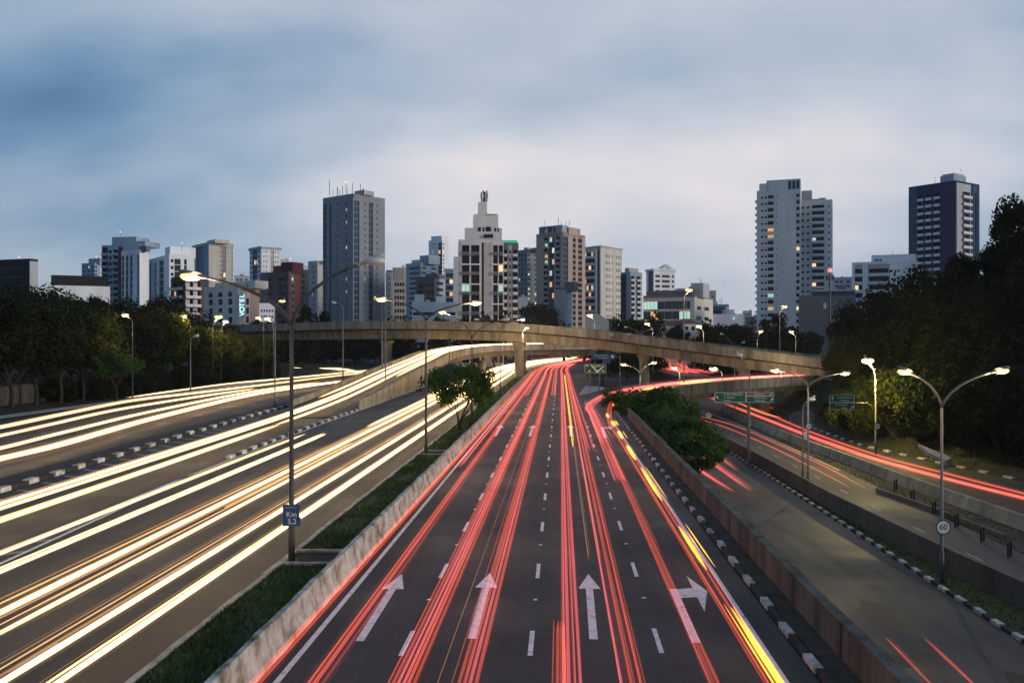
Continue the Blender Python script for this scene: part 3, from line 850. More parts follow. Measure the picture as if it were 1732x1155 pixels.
                if kind == 'b':
                    out_ = c[6] if len(c) > 6 else 0.9
                    bm = c[7] if len(c) > 7 else s.wall
                    zf = zs+k*fh
                    s.bal.append((P0, u, n, x0+0.02*w, x1-0.02*w, zf, out_, bm))
    def reveal(s, q, a, b, za, zc, d, m):
        s.mb.quad(q(a, za), q(b, za), q(b, za, d), q(a, za, d), m)
        s.mb.quad(q(a, zc, d), q(b, zc, d), q(b, zc), q(a, zc), m)
        s.mb.quad(q(a, za, d), q(a, zc, d), q(a, zc), q(a, za), m)
        s.mb.quad(q(b, za), q(b, zc), q(b, zc, d), q(b, za, d), m)
    def block(s, name, u0, u1, v0, v1, z0, z1, m=None):
        mb = MB(); mb.obox(s.O, s.u, s.v, u0, u1, v0, v1, z0, z1)
        return mb.build(name, m or s.wall, s.t)
    def rod(s, name, px, py0, py1, r=0.12, m=None, dv=2.0):
        a = s.U(px); p = (s.O[0]+s.u[0]*a+s.v[0]*dv, s.O[1]+s.u[1]*a+s.v[1]*dv)
        mb = MB(); mb.tube([(p[0], p[1], KZ(py0, p[1])), (p[0], p[1], KZ(py1, p[1]))], r, 6)
        return mb.build(name, m or M_DARKMETAL, s.t)
    def lamp(s, px, py, m=None, r=0.55, dv=2.0, lo=None):
        a = s.U(px); p = (s.O[0]+s.u[0]*a+s.v[0]*dv, s.O[1]+s.u[1]*a+s.v[1]*dv)
        mb = MB(); r *= .62; mb.ellipsoid((p[0], p[1], KZ(py, p[1])), r, r, r, nu=8, nv=5)
        mb.build('aviation_light', m or M_PALELAMP, s.t)
        if lo: s.rod('lamp_mast', px, lo, py+1.5, 0.1, dv=dv)
    def spot_lit(s, lst):
        """turn the pane nearest each given pixel into a lit one: (px, py, material)"""
        for (px, py, m) in lst:
            best = min(range(len(s.panes)), key=lambda i: (CX+F*s.panes[i][0][0]/s.panes[i][0][1]-px)**2+(HY-F*(s.panes[i][0][2]-H)/s.panes[i][0][1]-py)**2)
            p = s.panes[best]; s.panes[best] = p[:4]+(m,)
    def done(s, most=290):
        s.mb.build('wall', s.mats, s.t)
        org = Vector(s.t.location); ang = -s.a
        s.panes = [p[:4]+(s.rr.choice(LITS),) if p[4] is M_LITW else p for p in s.panes]
        vis = sorted(range(len(s.panes)), key=lambda i: -max(s.panes[i][2], s.panes[i][3])*F/s.panes[i][0][1])
        single = set(i for i in vis[:most] if max(s.panes[i][2], s.panes[i][3])*F/s.panes[i][0][1] >= 9.0)
        meshes = {}; rest = MB(); rm = []
        for i, (p, u, w, h, m) in enumerate(s.panes):
            if i in single or m in LITS or m is M_LITC:
                key = (round(w, 2), round(h, 2), m.name, round(u[0], 3))
                if key not in meshes:
                    b = MB(); b.quad((-u[0]*w/2, -u[1]*w/2, -h/2), (u[0]*w/2, u[1]*w/2, -h/2), (u[0]*w/2, u[1]*w/2, h/2), (-u[0]*w/2, -u[1]*w/2, h/2))
                    if w > 1.9:                          # glazing bar
                        nn = (u[1], -u[0])
                        b.quad((-u[0]*.05+nn[0]*.03, -u[1]*.05+nn[1]*.03, -h/2), (u[0]*.05+nn[0]*.03, u[1]*.05+nn[1]*.03, -h/2), (u[0]*.05+nn[0]*.03, u[1]*.05+nn[1]*.03, h/2), (-u[0]*.05+nn[0]*.03, -u[1]*.05+nn[1]*.03, h/2), 1)
                    meshes[key] = b.mesh('window', [m, M_DARKMETAL])
                inst('window', meshes[key], s.t, Vector(p)-org)
            else:
                if m not in rm: rm.append(m)
                rest.quad((p[0]-u[0]*w/2, p[1]-u[1]*w/2, p[2]-h/2), (p[0]+u[0]*w/2, p[1]+u[1]*w/2, p[2]-h/2), (p[0]+u[0]*w/2, p[1]+u[1]*w/2, p[2]+h/2), (p[0]-u[0]*w/2, p[1]-u[1]*w/2, p[2]+h/2), rm.index(m))
        if rest.v:
            o = rest.build('glazing', rm, s.t); o['kind'] = 'stuff'
        bm = {}; rest = MB(); mlist = []
        cnt = 0
        for (P0, u, n, a, b, z, o_, m) in s.bal:
            big = (b-a)*F/s.Y >= 9.0 and cnt < 200
            key = (round(b-a, 2), o_, m.name, round(u[0], 3))
            def geo(B, ox, oy, oz, mi):
                B.obox((ox, oy), u, n, 0, b-a, 0.002, o_, oz-0.12, oz+0.06, mi)
                B.obox((ox, oy), u, n, 0, b-a, o_-0.1, o_+0.02, oz+0.062, oz+1.0, mi)
            px, py = P0[0]+u[0]*a, P0[1]+u[1]*a
            if big:
                if key not in bm:
                    B = MB(); geo(B, 0, 0, 0, 0); bm[key] = B.mesh('balcony', m)
                inst('balcony', bm[key], s.t, Vector((px, py, z))-org); cnt += 1
            else:
                if m not in mlist: mlist.append(m)
                geo(rest, px, py, z, mlist.index(m))
        if rest.v:
            o = rest.build('balcony_bands', mlist, s.t); o['kind'] = 'stuff'
        return s.t
W_ = lambda w, a=.2, b=.8, c=.35, d=.8, m=None, g=None, dep=.3: (w, 'w', m, (a, b, c, d), g, dep)
S_ = lambda w, m=None: (w, 's', m)
V_ = lambda w, a=.05, b=.95, m=None, g=None, dep=.4: (w, 'v', m, (a, b, .1, .9), g, dep)
B_ = lambda w, m=None, out=.9, bm=None, g=None, dep=1.2, lo=.06: (w, 'b', m, (.06, .94, lo, .88), g, dep, out, bm or M_BALW)
M_BALW = wallmat('balcony_white', (0.68, 0.68, 0.68))
WHITE = wallmat('white', (0.82, 0.82, 0.82)); CREAM = wallmat('cream', (0.64, 0.60, 0.53)); BEIGE = wallmat('beige', (0.55, 0.50, 0.43))
GREY = wallmat('grey', (0.44, 0.44, 0.45)); DGREY = wallmat('dark_grey', (0.15, 0.16, 0.17)); BLUEG = wallmat('blue_grey', (0.31, 0.39, 0.45))
BROWN = wallmat('brown', (0.32, 0.23, 0.18)); RED = wallmat('dark_red', (0.10, 0.028, 0.026)); BRICK = wallmat('brick_red', (0.19, 0.065, 0.05))
SLAB = wallmat('slab_grey', (0.25, 0.27, 0.29)); NAVY = wallmat('navy', (0.026, 0.038, 0.095)); PURP = wallmat('purple', (0.06, 0.035, 0.10)); TEAL = wallmat('teal', (0.05, 0.16, 0.18))
BLACKW = wallmat('black', (0.025, 0.024, 0.026)); CONW = wallmat('concrete', (0.64, 0.64, 0.62)); GLGRN = mat('glass_green', (0.008, 0.03, 0.03), 0.12, 0, spec=0.6)
PINKB = wallmat('pinkish', (0.46, 0.34, 0.28)); BLUE = wallmat('blue', (0.03, 0.11, 0.22))

# 1 dark block at the far left
b = Bld('dark reddish low block at the far left edge above the trees', -30, 50, 64, 441, 330, BLACKW, 20, name='office_block')
b.face('L', [S_(6, BLACKW), W_(10, .05, .95, .45, .7), S_(1)], fh=3.2); b.face('R', [S_(1, GREY)]); b.shell(); b.lamp(24, 435, r=.45, lo=441); b.done()
b = Bld('small distant dark tower with two lit windows left of the blue grey block', 138, 160, 169, 446, 700, BLUEG, 25)
b.face('L', [W_(1), W_(1), W_(1)], fh=3); b.face('R', [W_(1), S_(1)]); b.shell(); b.block('roof_block', b.U(146), b.U(165), 2, 9, b.zt, b.Z(436)); b.lamp(159, 434, r=.8)
b.spot_lit([(150, 453, M_LITW), (153, 468, M_LITW)]); b.done()
b = Bld('low white building with a ribbon of dark windows and a black roof block', 70, 186, 186, 489, 290, WHITE, None, 18, name='office_block')
b.face('L', [S_(38, WHITE), W_(22, .03, .97, .25, .62), W_(24, .03, .97, .25, .62), W_(24, .03, .97, .25, .62), S_(3)], fh=4.6, top=2.4); b.face('R', [S_(1)]); b.shell()
b.block('roof_block', b.U(86), b.U(184), 1, 15, b.zt, b.Z(467), BLACKW); b.done()
# 4 tower with dark red stripe
b = Bld('dark blue grey tower with a dark red vertical stripe and round top', 172, 236, 246, 416, 450, BLUEG, 12, name='apartment_tower')
b.face('L', [B_(8, RED, .7, BLUEG), W_(6, .1, .9, .3, .8), B_(8, None, .8, BLUEG), S_(6, RED), S_(22)], fh=3.1); b.face('R', [W_(1), W_(1)]); b.shell()
b.block('roof_block', b.U(187), b.U(228), 1, 12, b.zt, b.Z(399)); b.block('upper_storey', b.U(208), b.U(244), .5, 13, b.zt, b.Z(407)); b.lamp(199, 392, lo=399); b.done()
b = Bld('white office block with tall dark window strips, left of two', 205, 236, 251, 425, 410, WHITE, 33, name='office_block')
b.face('L', [V_(4), S_(2), V_(4), S_(2), V_(4), S_(6), V_(3), S_(1)], fh=3.2); b.face('R', [S_(8), S_(2)]); b.shell()
b.block('dish_stand', b.U(232), b.U(244), 1, 3, b.zt, b.zt+2.5, DGREY); b.done()
b = Bld('white office block with tall dark window strips, wider right one', 252, 286, 329, 432, 430, WHITE, 55, name='office_block')
b.face('L', [V_(2, g=M_GLASS), S_(3), V_(3), S_(2), V_(5), S_(5)], fh=3.2); b.face('R', [W_(5, .3, .9), V_(7), S_(3), V_(3), S_(3), S_(5)], fh=3.2); b.shell()
b.block('roof_block', b.U(272), b.U(272)+9, 2, 14, b.zt, b.Z(414)); b.lamp(300, 411, lo=425); b.done()
# 6 brown block with balconies
b = Bld('dark brown apartment block with rows of white balconies behind the left lamp', 289, 313, 346, 470, 360, wallmat('umber', (0.10, 0.07, 0.06)), 45)
b.face('L', [B_(5, None, .8), B_(5, None, .8), S_(1)], fh=3.4); b.face('R', [B_(6, None, .7), B_(6, None, .7), S_(3)], fh=3.4); b.shell(); b.spot_lit([(292, 494, M_LITW)]); b.done()
# 7
b = Bld('tall beige tower with a blue window strip and a roof block', 326, 353, 394, 411, 620, BEIGE, 50, name='apartment_tower')
b.face('L', [S_(4, BLUEG), V_(8, g=M_GLASSB, m=BLUEG), S_(5, BLUEG)], fh=3.1); b.face('R', [S_(12), W_(2), V_(5, m=GREY), S_(6), W_(2)], fh=3.1); b.shell()
b.block('roof_block', b.U(345), b.U(345)+14, 2, 12, b.zt, b.Z(405)); b.block('cornice', -0.5, b.wl+.5, -.5, b.wr+.5, b.zt-1.2, b.zt+.4); b.spot_lit([(385, 462, M_LITW)]); b.done()
b = Bld('pale narrow block between the striped office and the beige tower', 318, 330, 330, 436, 660, WHITE, None, 14); b.face('L', [S_(2), W_(2), S_(1)]); b.face('R', [S_(1)]); b.shell(); b.done()
# 8
b = Bld('white apartment tower with small square windows in a grid', 422, 442, 474, 418, 560, WHITE, 50, name='apartment_tower')
b.face('L', [W_(3, g=M_GLASSB), V_(6, m=BLUEG), W_(3), S_(1)], fh=3.1); b.face('R', [S_(1), W_(2, .3, .7), W_(2, .3, .7), S_(2), V_(3), W_(2, .3, .7), W_(2, .3, .7), S_(1)], fh=3.1); b.shell()
b.block('cornice', -.6, b.wl+.6, -.6, b.wr+.6, b.zt-.8, b.zt+.5, BLUEG); b.spot_lit([(434, 441, M_LITW), (431, 447, M_LITW), (433, 480, M_LITC)]); b.done()
# 9 hotel
b = Bld('beige hotel with arched top windows and a vertical blue lit name sign', 345, 402, 438, 487, 330, CREAM, 35, name='hotel')
A = (.25, .75, .2, .85)
b.face('L', [S_(1), (3, 'w', None, A), S_(.6), (3, 'w', None, A), S_(.6), (3, 'w', None, A), S_(1.2)], fh=3.3, top=3.2); b.face('R', [S_(2.4), (1.6, 'w', None, (.2, .8, .2, .9)), S_(3.0, PINKB)], fh=3.3, top=3.2); b.shell()
for k in range(3):
    f_ = (1+1.5+k*3.6)/12.4*b.wl
    p = (b.O[0]+b.u[0]*f_, b.O[1]+b.u[1]*f_)
    mbx = MB(); n_ = (b.u[1], -b.u[0]); pts = []
    for i in range(9):
        th = math.pi*i/8; pts.append((p[0]+b.u[0]*math.cos(th)*1.3+n_[0]*.03, p[1]+b.u[1]*math.cos(th)*1.3+n_[1]*.03, b.zt-2.9+math.sin(th)*1.9))
    mbx.poly(pts[::-1]); mbx.build('arched_window', M_GLASS, b.t)
b.block('roof_block', b.U(352), b.U(405), 3, 12, b.zt, b.Z(475)); b.block('roof_room', b.U(408), b.U(420), 3, 9, b.zt, b.Z(474), CREAM)
b.done()
HOT = b
# 10 brick building
b = Bld('dark brown and brick red building right of the hotel', 440, 488, 508, 462, 400, wallmat('dull_brown', (0.13, 0.10, 0.09)), 30)
b.face('L', [S_(10, DGREY), W_(5, .1, .9, .3, .8), S_(8), W_(5, .1, .9, .3, .8), W_(5, .1, .9, .3, .8), S_(3)], fh=3.2); b.face('R', [S_(2, BRICK), W_(3, m=DGREY), S_(5, BRICK)]); b.shell()
b.block('roof_block', b.U(457), b.U(470), 2, 10, b.zt, b.Z(447), BRICK); b.block('roof_tower', b.U(470), b.U(489), 2, 9, b.zt, b.Z(442), RED); b.lamp(486, 437, r=.5)
b.spot_lit([(490, 468, M_LITC)]); b.done()
b = Bld('small white low building with two rows of tiny dark windows by the hotel', 438, 465, 465, 517, 300, WHITE, None, 10, name='low_building'); b.face('L', [S_(1)]+[W_(2, .2, .8, .3, .7)]*5+[S_(1)], fh=2.0, top=.6); b.face('R', [S_(1)]); b.shell(); b.done()
b = Bld('narrow dark grey block left of the pale tower beside the slab tower', 505, 522, 522, 459, 470, DGREY, None, 12); b.face('L', [W_(1), W_(1), S_(1)], lit=.06); b.face('R', [S_(1)]); b.shell(); b.done()
b = Bld('pale beige tower tucked against the left of the slab tower', 521, 537, 548, 443, 500, CREAM, 35, name='apartment_tower'); b.face('L', [S_(3, GREY), W_(2, .3, .7, m=GREY), W_(2, .3, .7, m=GREY), S_(2, GREY)]); b.face('R', [S_(1)]); b.shell()
b.block('roof_block', b.U(540), b.U(552), 3, 9, b.zt, b.Z(430)); b.spot_lit([(524, 500, M_LITW), (529, 497, M_LITW)]); b.done()
# 12 slab tower
b = Bld('tall dark grey slab tower with rooftop antennas', 546, 597, 651, 330, 430, SLAB, 40, name='office_tower')
b.face('L', [V_(2.2, g=M_GLASSB), S_(1.0), V_(1.2, g=M_GLASSB), S_(2.4), W_(1.2, .3, .7), S_(3.2), W_(1.2, .2, .7), S_(2.6)], fh=3.0, top=2)
b.face('R', [V_(3.4, .1, .9, g=M_GLASSB), S_(2), W_(1, .25, .7), S_(1.0), V_(2.6, .1, .9, g=M_GLASSB), S_(1.2), W_(1, .3, .7), S_(1.6), S_(2)], fh=3.0, top=2); b.shell()
b.block('roof_block', b.U(586), b.U(600), 5, 12, b.zt+1, b.Z(319), GREY)
for px, y1, r in ((549, 304, .14), (555, 320, .1), (562, 316, .16), (566, 321, .1), (571, 315, .14), (577, 310, .12), (579, 318, .1), (588, 309, .12)): b.rod('antenna', px, 331, y1, r, dv=3)
mbx = MB()
b.rod('antenna', 604, 331, 310, .14, dv=2); b.rod('antenna', 609, 331, 319, .3, dv=2)
b.lamp(576, 308, r=.7, dv=3)
b.spot_lit([(586, 352, M_LITW), (586, 376, M_LITW), (586, 423, M_LITW), (586, 470, M_LITW), (586, 494, M_LITW), (620, 471, M_LITC)]); b.done(200)
# 13
b = Bld('narrow white building just right of the slab tower', 652, 670, 670, 463, 470, WHITE, None, 12); b.face('L', [S_(2), W_(2, .3, .7), S_(2), W_(2, .3, .7), S_(1)], fh=3); b.face('R', [S_(1)]); b.shell(); b.block('roof_block', b.U(653), b.U(664), 1, 7, b.zt, b.zt+2, DGREY); b.done()
b = Bld('tan building with a dense grid of black windows', 664, 687, 687, 455, 455, BEIGE, None, 12, name='office_block'); b.face('L', [S_(.6)]+[W_(1, .12, .88, .25, .8)]*4+[S_(.6)], fh=3.3, top=6); b.face('R', [S_(1)]); b.shell()
for k in range(4): b.block('parapet_fin', b.wl*(.16+.2*k), b.wl*(.22+.2*k), -.3, -.004, b.zt-5.5, b.zt+.5)
b.done()
b = Bld('stepped blue glass building behind the tan one', 686, 712, 738, 446, 580, BLUEG, 42, name='office_block'); b.face('L', [S_(3), W_(10, .03, .97, .3, .8, g=M_GLASSB), S_(1)], fh=3.2); b.face('R', [W_(5, .1, .9, g=M_GLASSB), S_(4), W_(5, .1, .9)], fh=3.2); b.shell()
b.block('upper_storey', b.U(694), b.U(708), 1, 10, b.zt, b.Z(438), CREAM); b.block('roof_block', b.U(704), b.U(719), 3, 13, b.zt, b.Z(431), BLUEG); b.done()
b = Bld('tall pale tower with four lit windows and a roof block', 725, 748, 760, 407, 720, WHITE, 28, name='apartment_tower'); b.face('L', [S_(3), W_(2, .3, .7), W_(2, .3, .7), S_(2), V_(4, m=WHITE)], fh=3.1); b.face('R', [W_(2, .3, .7), S_(3)], fh=3.1); b.shell()
b.block('roof_block', b.U(728), b.U(746), 1, 12, b.zt, b.Z(398)); b.spot_lit([(734, 425, M_LITW), (741, 425, M_LITW), (757, 425, M_LITW), (733, 432, M_LITC)]); b.done()
b = Bld('brown grey office block with a dark glazed top floor', 704, 735, 753, 470, 430, wallmat('taupe', (0.16, 0.13, 0.115)), 32, name='office_block'); b.face('L', [S_(1), W_(7, .1, .9, .2, .85, g=M_GLASSB), S_(1.5), W_(2), W_(2), W_(2), W_(2), S_(1)], fh=3.2, top=2); b.face('R', [S_(1, GREY), W_(4, .05, .95, m=GREY), S_(1, GREY)]); b.shell(); b.block('penthouse', b.wl*.45, b.wl*.95, 1, 9, b.zt, b.Z(462), DGREY); b.done()
b = Bld('wide low white building with long horizontal bands behind the flyover', 697, 775, 775, 515, 310, WHITE, None, 14, name='low_building'); b.face('L', [W_(20, .03, .97, .3, .6), S_(3), W_(14, .03, .97, .3, .6), S_(2)], fh=3.4, top=1.2); b.face('R', [S_(1)]); b.shell()
b.block('stair_block', b.U(701), b.U(717), 2, 8, b.zt, b.Z(497)); b.block('stair_block', b.U(737), b.U(754), 2, 8, b.zt, b.Z(500)); b.done()
b = Bld('narrow blue glass building left of the stepped crown tower', 751, 768, 768, 457, 470, BLUEG, None, 12, name='office_block'); b.face('L', [S_(1, WHITE), W_(6, .05, .95, .2, .85, g=M_GLASSB), S_(.5)], fh=3.2); b.face('R', [S_(1)]); b.shell(); b.spot_lit([(761, 473, M_LITW), (764, 500, M_LITW)]); b.done()
b = Bld('tall pale blank wall strip left of the stepped crown tower', 767, 779, 779, 437, 420, CONW, None, 10, name='apartment_tower'); b.face('L', [S_(1)]); b.face('R', [S_(1)]); b.shell(); b.done()
# 19 stepped crown tower (two-storey bays)
b = Bld('grey white tower with stepped crown, mast and tall two storey window bays', 775, 852, 852, 396, 290, CONW, -3, 16, name='apartment_tower')
fh = 6.2
b.zc = b.Z(410)
def bay(w): return (w, 'w', None, (.04, .96, .05, .93), None, .9)
cols = [S_(6, GREY), bay(14), S_(2), bay(16), S_(3), S_(4, BLACKW), S_(14, GREY), S_(2), bay(9), S_(1), bay(8), S_(1)]
b.facade(b.O, b.u, b.wl, b.zb, b.zc, cols, 3.15*1.0, .9, .6); b.face('R', [S_(1)], z1=b.zc); b.shell(b.zc)
q = 0; tot = sum(c[0] for c in cols)
for c in cols:
    if c[1] == 'w':
        x0 = q/tot*b.wl; x1 = (q+c[0])/tot*b.wl; zf = b.zc-.6
        while zf > 12:
            zf -= 6.3
            b.block('balcony', x0+.15, x1-.15, -.7, -.004, zf+2.95, zf+3.9, DGREY)
            b.block('floor_band', x0-.2, x1+.2, -.5, -.004, zf-.25, zf+.15, WHITE)
    q += c[0]
b.block('crown_lower', b.U(786), b.U(849), .5, 14, b.zc+.9, b.Z(385)); b.block('crown_middle', b.U(801), b.U(843), 1, 13, b.Z(385), b.Z(362)); b.block('crown_block', b.U(824), b.U(841), .4, 12, b.Z(362)+.01, b.Z(361)); b.block('crown_neck', b.U(809), b.U(824), 2, 8, b.Z(362), b.Z(340))
b.block('crown_cap', b.U(807), b.U(826), 1.8, 8.2, b.Z(362)+.02, b.Z(359))
mbx = MB()
for px, w_, y0, y1 in ((811, 5, 391, 384), (818, 3, 391, 384), (826, 9, 391, 383), (838, 3, 391, 385), (843, 2, 391, 385), (826, 9, 400, 395), (819, 3, 401, 396), (802, 7, 403, 393), (789, 4, 395, 386)):
    a0 = b.U(px-w_/2); a1 = b.U(px+w_/2)
    b.block('window', a0, a1, .40, .495 if y0 < 392 else .6, KZ(y0, 290), KZ(y1, 290), M_GLASS) if y0 < 392 else None
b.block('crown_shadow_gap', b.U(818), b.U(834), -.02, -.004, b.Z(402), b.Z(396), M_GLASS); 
for px in (815, 818, 821, 824): b.rod('antenna', px, 341, 322 if px in (818, 824) else 325, .22, dv=5)
b.rod('mast', 819.5, 341, 324, .35, dv=5.5)
for px in (814, 818, 822, 825): b.block('antenna_panel', b.U(px)-.22, b.U(px)+.22, 4.6, 4.8, b.Z(331), b.Z(323), GREY)
b.spot_lit([(788, 492, M_LITC), (843, 495, M_LITC), (851, 449, M_LITW)]); b.done()
b = Bld('striped white balcony building with a green lit roof edge', 850, 877, 877, 414, 370, DGREY, None, 12, name='apartment_building'); b.face('L', [B_(5, None, .9), S_(1, BROWN), W_(3, m=GREY), S_(1), B_(5, None, .9), S_(.8)], fh=3.1, top=1.5); b.face('R', [S_(1)]); b.shell()
b.block('roof_crown', b.U(851), b.U(875), -.3, 9, b.zt+.91, b.Z(406), emit('green_edge_light', (.05, .5, .3), .55, (.05, .3, .2))); b.done()
b = Bld('low white building with a vaulted roof and slit windows', 854, 893, 893, 505, 520, WHITE, None, 10, name='low_building'); b.face('L', [S_(3)]+[(2, 'w', None, (.3, .7, .1, .75))]*5+[S_(1)], fh=8, top=4); b.face('R', [S_(1)]); b.shell(); b.block('roof_block', b.U(857), b.U(872), 1, 8, b.zt, b.Z(501), GREY); b.done()
b = Bld('blue grey apartment building with many small lit windows between two towers', 876, 892, 909, 424, 560, wallmat('slate', (0.22, 0.25, 0.27)), 45); b.face('L', [W_(2), W_(2), S_(1), W_(2)], fh=3, lit=.05); b.face('R', [W_(2), S_(2), W_(2)], fh=3, lit=.05); b.shell(); b.block('roof_block', b.U(893), b.U(893)+8, 2, 10, b.zt, b.Z(419)); b.spot_lit([(893, 467, M_LITC), (894, 490, M_LITC), (895, 499, M_LITW), (896, 503, M_LITW)]); b.done()
# 22 brown tower
b = Bld('tall brown tower with blue glass strips and open lit roof frame', 907, 952, 990, 395, 480, BROWN, 38, name='apartment_tower')
b.face('L', [S_(8, PINKB), B_(5, None, .7, BLUEG, M_GLASSB), S_(1), V_(6, g=M_GLASSB), S_(1, GREY), B_(5, None, .6, BLUEG, M_GLASSB), S_(3, PINKB)], fh=3.0, lit=.02); b.face('R', [V_(5, g=M_GLASSB), S_(4, PINKB), W_(3, .05, .95, .25, .85), S_(2, PINKB), W_(4, .05, .95, .25, .85), S_(3, PINKB)], fh=3.0); b.shell()
for (p0, p1) in ((911, 913.5), (924, 926), (933, 935), (939, 950)): b.block('roof_pier', b.U(p0), b.U(p1), .3, 6, b.zt+.9, b.Z(382), BLUEG)
b.block('roof_beam', b.U(911), b.U(950), .3, 6, b.Z(382)+.005, b.Z(379.5), BLUEG); b.block('roof_sill', b.U(911), b.U(950), .2, 5, b.zt+.91, b.Z(391), BLUEG)
b.block('roof_block', b.wl-4, b.wl+.4, 5, 16, b.zt, b.Z(382), PINKB)
for px, y1 in ((914, 373), (937, 368), (942, 374), (950, 374), (956, 373)): b.rod('antenna', px, 381, y1, .12, dv=4)
b.spot_lit([(929, 392, M_LITC), (928, 400, M_LITC), (922, 411, M_LITC), (938, 421, M_LITW), (919, 434, M_LITW), (939, 444, M_LITW), (930, 460, M_LITC), (929, 477, M_LITW)]); b.done(260)
# 23 white and blue
b = Bld('white apartment building with blue glazed balconies and a grid of small windows', 968, 1016, 1052, 420, 520, CREAM, 40, name='apartment_tower')
b.face('L', [S_(8), V_(2.5, 0, 1, m=BLUE), S_(2, WHITE), B_(17, None, .8, M_BALW, M_GLASS), S_(2.5, WHITE), V_(2.5, 0, 1, m=BLUE), S_(1.5)], fh=3.85, top=1.2, lit=.03); b.face('R', [S_(5), W_(2, .3, .7), W_(2, .3, .7), W_(2, .3, .7), S_(1.2), W_(1.2, .2, .8, m=BEIGE), S_(3.5, BEIGE), W_(2, .3, .7), W_(2, .3, .7), W_(2, .3, .7), S_(1)], fh=3.85, top=2.2); b.shell()
b.block('cornice', -.6, b.wl+.6, -.6, b.wr+.6, b.zt+.905, b.zt+1.5, GREY); b.block('roof_block', b.wl-8, b.wl-1, 3, 15, b.zt+1.5, b.Z(413.5), CREAM)
b.spot_lit([(990, 435, M_LITC), (984, 443, M_LITC), (999, 458, M_LITW), (986, 480, M_LITW), (990, 480, M_LITW), (998, 502, M_LITW), (998, 518, M_LITW), (1003, 487, M_LITC)]); b.done(280)
b = Bld('plain pale grey cube building in front of the brown tower', 937, 956, 968, 492, 460, wallmat('cube_grey', (.36, .38, .38)), 32, name='low_building'); b.face('L', [S_(1)]); b.face('R', [S_(1, BLUEG)]); b.shell(); b.block('roof_tank', b.U(952), b.U(967), 2, 7, b.zt, b.Z(476), DGREY); b.done()
b = Bld('blue grey stepped building right of the white and blue one', 1050, 1066, 1086, 462, 500, BLUEG, 48); b.face('L', [V_(1.5, m=BLUE), S_(1)], fh=3); b.face('R', [B_(3, None, .8), S_(1), B_(3, None, .8), S_(1)], fh=3); b.shell(); b.block('roof_block', b.U(1055), b.U(1062), 1, 9, b.zt, b.Z(452), GREY); b.lamp(1061, 450, M_REDLAMP, .6); b.done()
# 26 pediment
b = Bld('white building with a triangular pediment and dark horizontal windows', 1093, 1106, 1142, 456, 560, WHITE, 68, name='office_block')
b.face('L', [S_(3), V_(6, 0, 1, m=BLUE, g=M_GLASSB), S_(1)], fh=3.1, top=2); b.face('R', [S_(1), W_(4, .05, .95, .25, .75), S_(1), W_(7, .05, .95, .25, .75), S_(1.2), W_(2, .1, .9, .25, .75), S_(.8)], fh=3.1, top=2.2); b.shell()
b.block('cornice', -.5, b.wl+.5, -.5, b.wr+.5, b.zt-.4, b.zt+.8)
D_ = b.wr
q = lambda t_, z, o_: (b.C[0]+b.v[0]*t_+b.u[0]*o_, b.C[1]+b.v[1]*t_+b.u[1]*o_, z)
mbx = MB(); z0 = b.zt+.8; zp = b.Z(446)
for o_, rev in ((.4, 0), (-6, 1)):
    p = [q(D_*.35, z0, o_), q(D_*.92, z0, o_), q(D_*.635, zp, o_)]; mbx.poly(p[::-1] if rev else p)
mbx.quad(q(D_*.35, z0, .4), q(D_*.635, zp, .4), q(D_*.635, zp, -6), q(D_*.35, z0, -6)); mbx.quad(q(D_*.635, zp, .4), q(D_*.92, z0, .4), q(D_*.92, z0, -6), q(D_*.635, zp, -6))
mbx.build('pediment', WHITE, b.t); mbx = MB(); mbx.poly([q(D_*.5, z0+.4, .45), q(D_*.77, z0+.4, .45), q(D_*.635, zp-1.3, .45)]); mbx.build('pediment_recess', GREY, b.t); b.done()
# 27 dark glass low block
b = Bld('long low dark green glass office with lit rooms and a grey roof tower', 1088, 1175, 1206, 502, 320, DGREY, 28, name='office_block')
b.face('L', [W_(10, .01, .99, .15, .92, g=GLGRN, m=GREY)]*6+[W_(5, .05, .95, .15, .92, g=GLGRN, m=GREY), S_(6, GREY)], fh=3.6, top=1.0, lit=.07); b.face('R', [W_(3, .2, .8, .35, .7, m=CREAM), W_(3, .2, .8, .35, .7, m=CREAM), S_(1, CREAM)], fh=3.6, top=2); b.shell()
b.block('upper_storey', b.U(1090), b.U(1168), 2, 10, b.zt+.9, b.zt+2.6, DGREY); b.block('roof_tower', b.U(1163), b.U(1184), 4, 12, b.zt, b.Z(477), GREY); b.rod('antenna', 1177, 477, 470, .08, dv=6)
b.spot_lit([(1111, 504, M_LITC), (1176, 513, M_LITC), (1164, 524, M_LITC), (1150, 532, M_LITC), (1158, 532, M_LITC), (1166, 532, M_LITC), (1100, 524, M_LITC)]); b.done()
b = Bld('small beige block at the right end of the dark glass office', 1196, 1211, 1211, 494, 420, BEIGE, None, 9); b.face('L', [S_(2), W_(2, .3, .7), S_(1)]); b.face('R', [S_(1)]); b.shell(); b.done()
b = Bld('small teal glass building right of the dark glass office', 1203, 1233, 1233, 518, 350, BLUEG, None, 10, name='low_building'); b.face('L', [W_(8, .02, .98, .2, .9, g=GLGRN, m=TEAL), S_(2, WHITE)], fh=3.4); b.face('R', [S_(1)]); b.shell(); b.done()
b = Bld('plain white box building with a floodlight left of the pale twin tower', 1206, 1258, 1258, 535, 300, WHITE, None, 10, name='low_building'); b.face('L', [S_(1)]); b.face('R', [S_(1)]); b.shell(); b.block('stair_block', b.U(1240), b.U(1257), 1, 7, b.zt, b.Z(532)); b.lamp(1241, 538, M_LITC, .6, -.3); b.done()
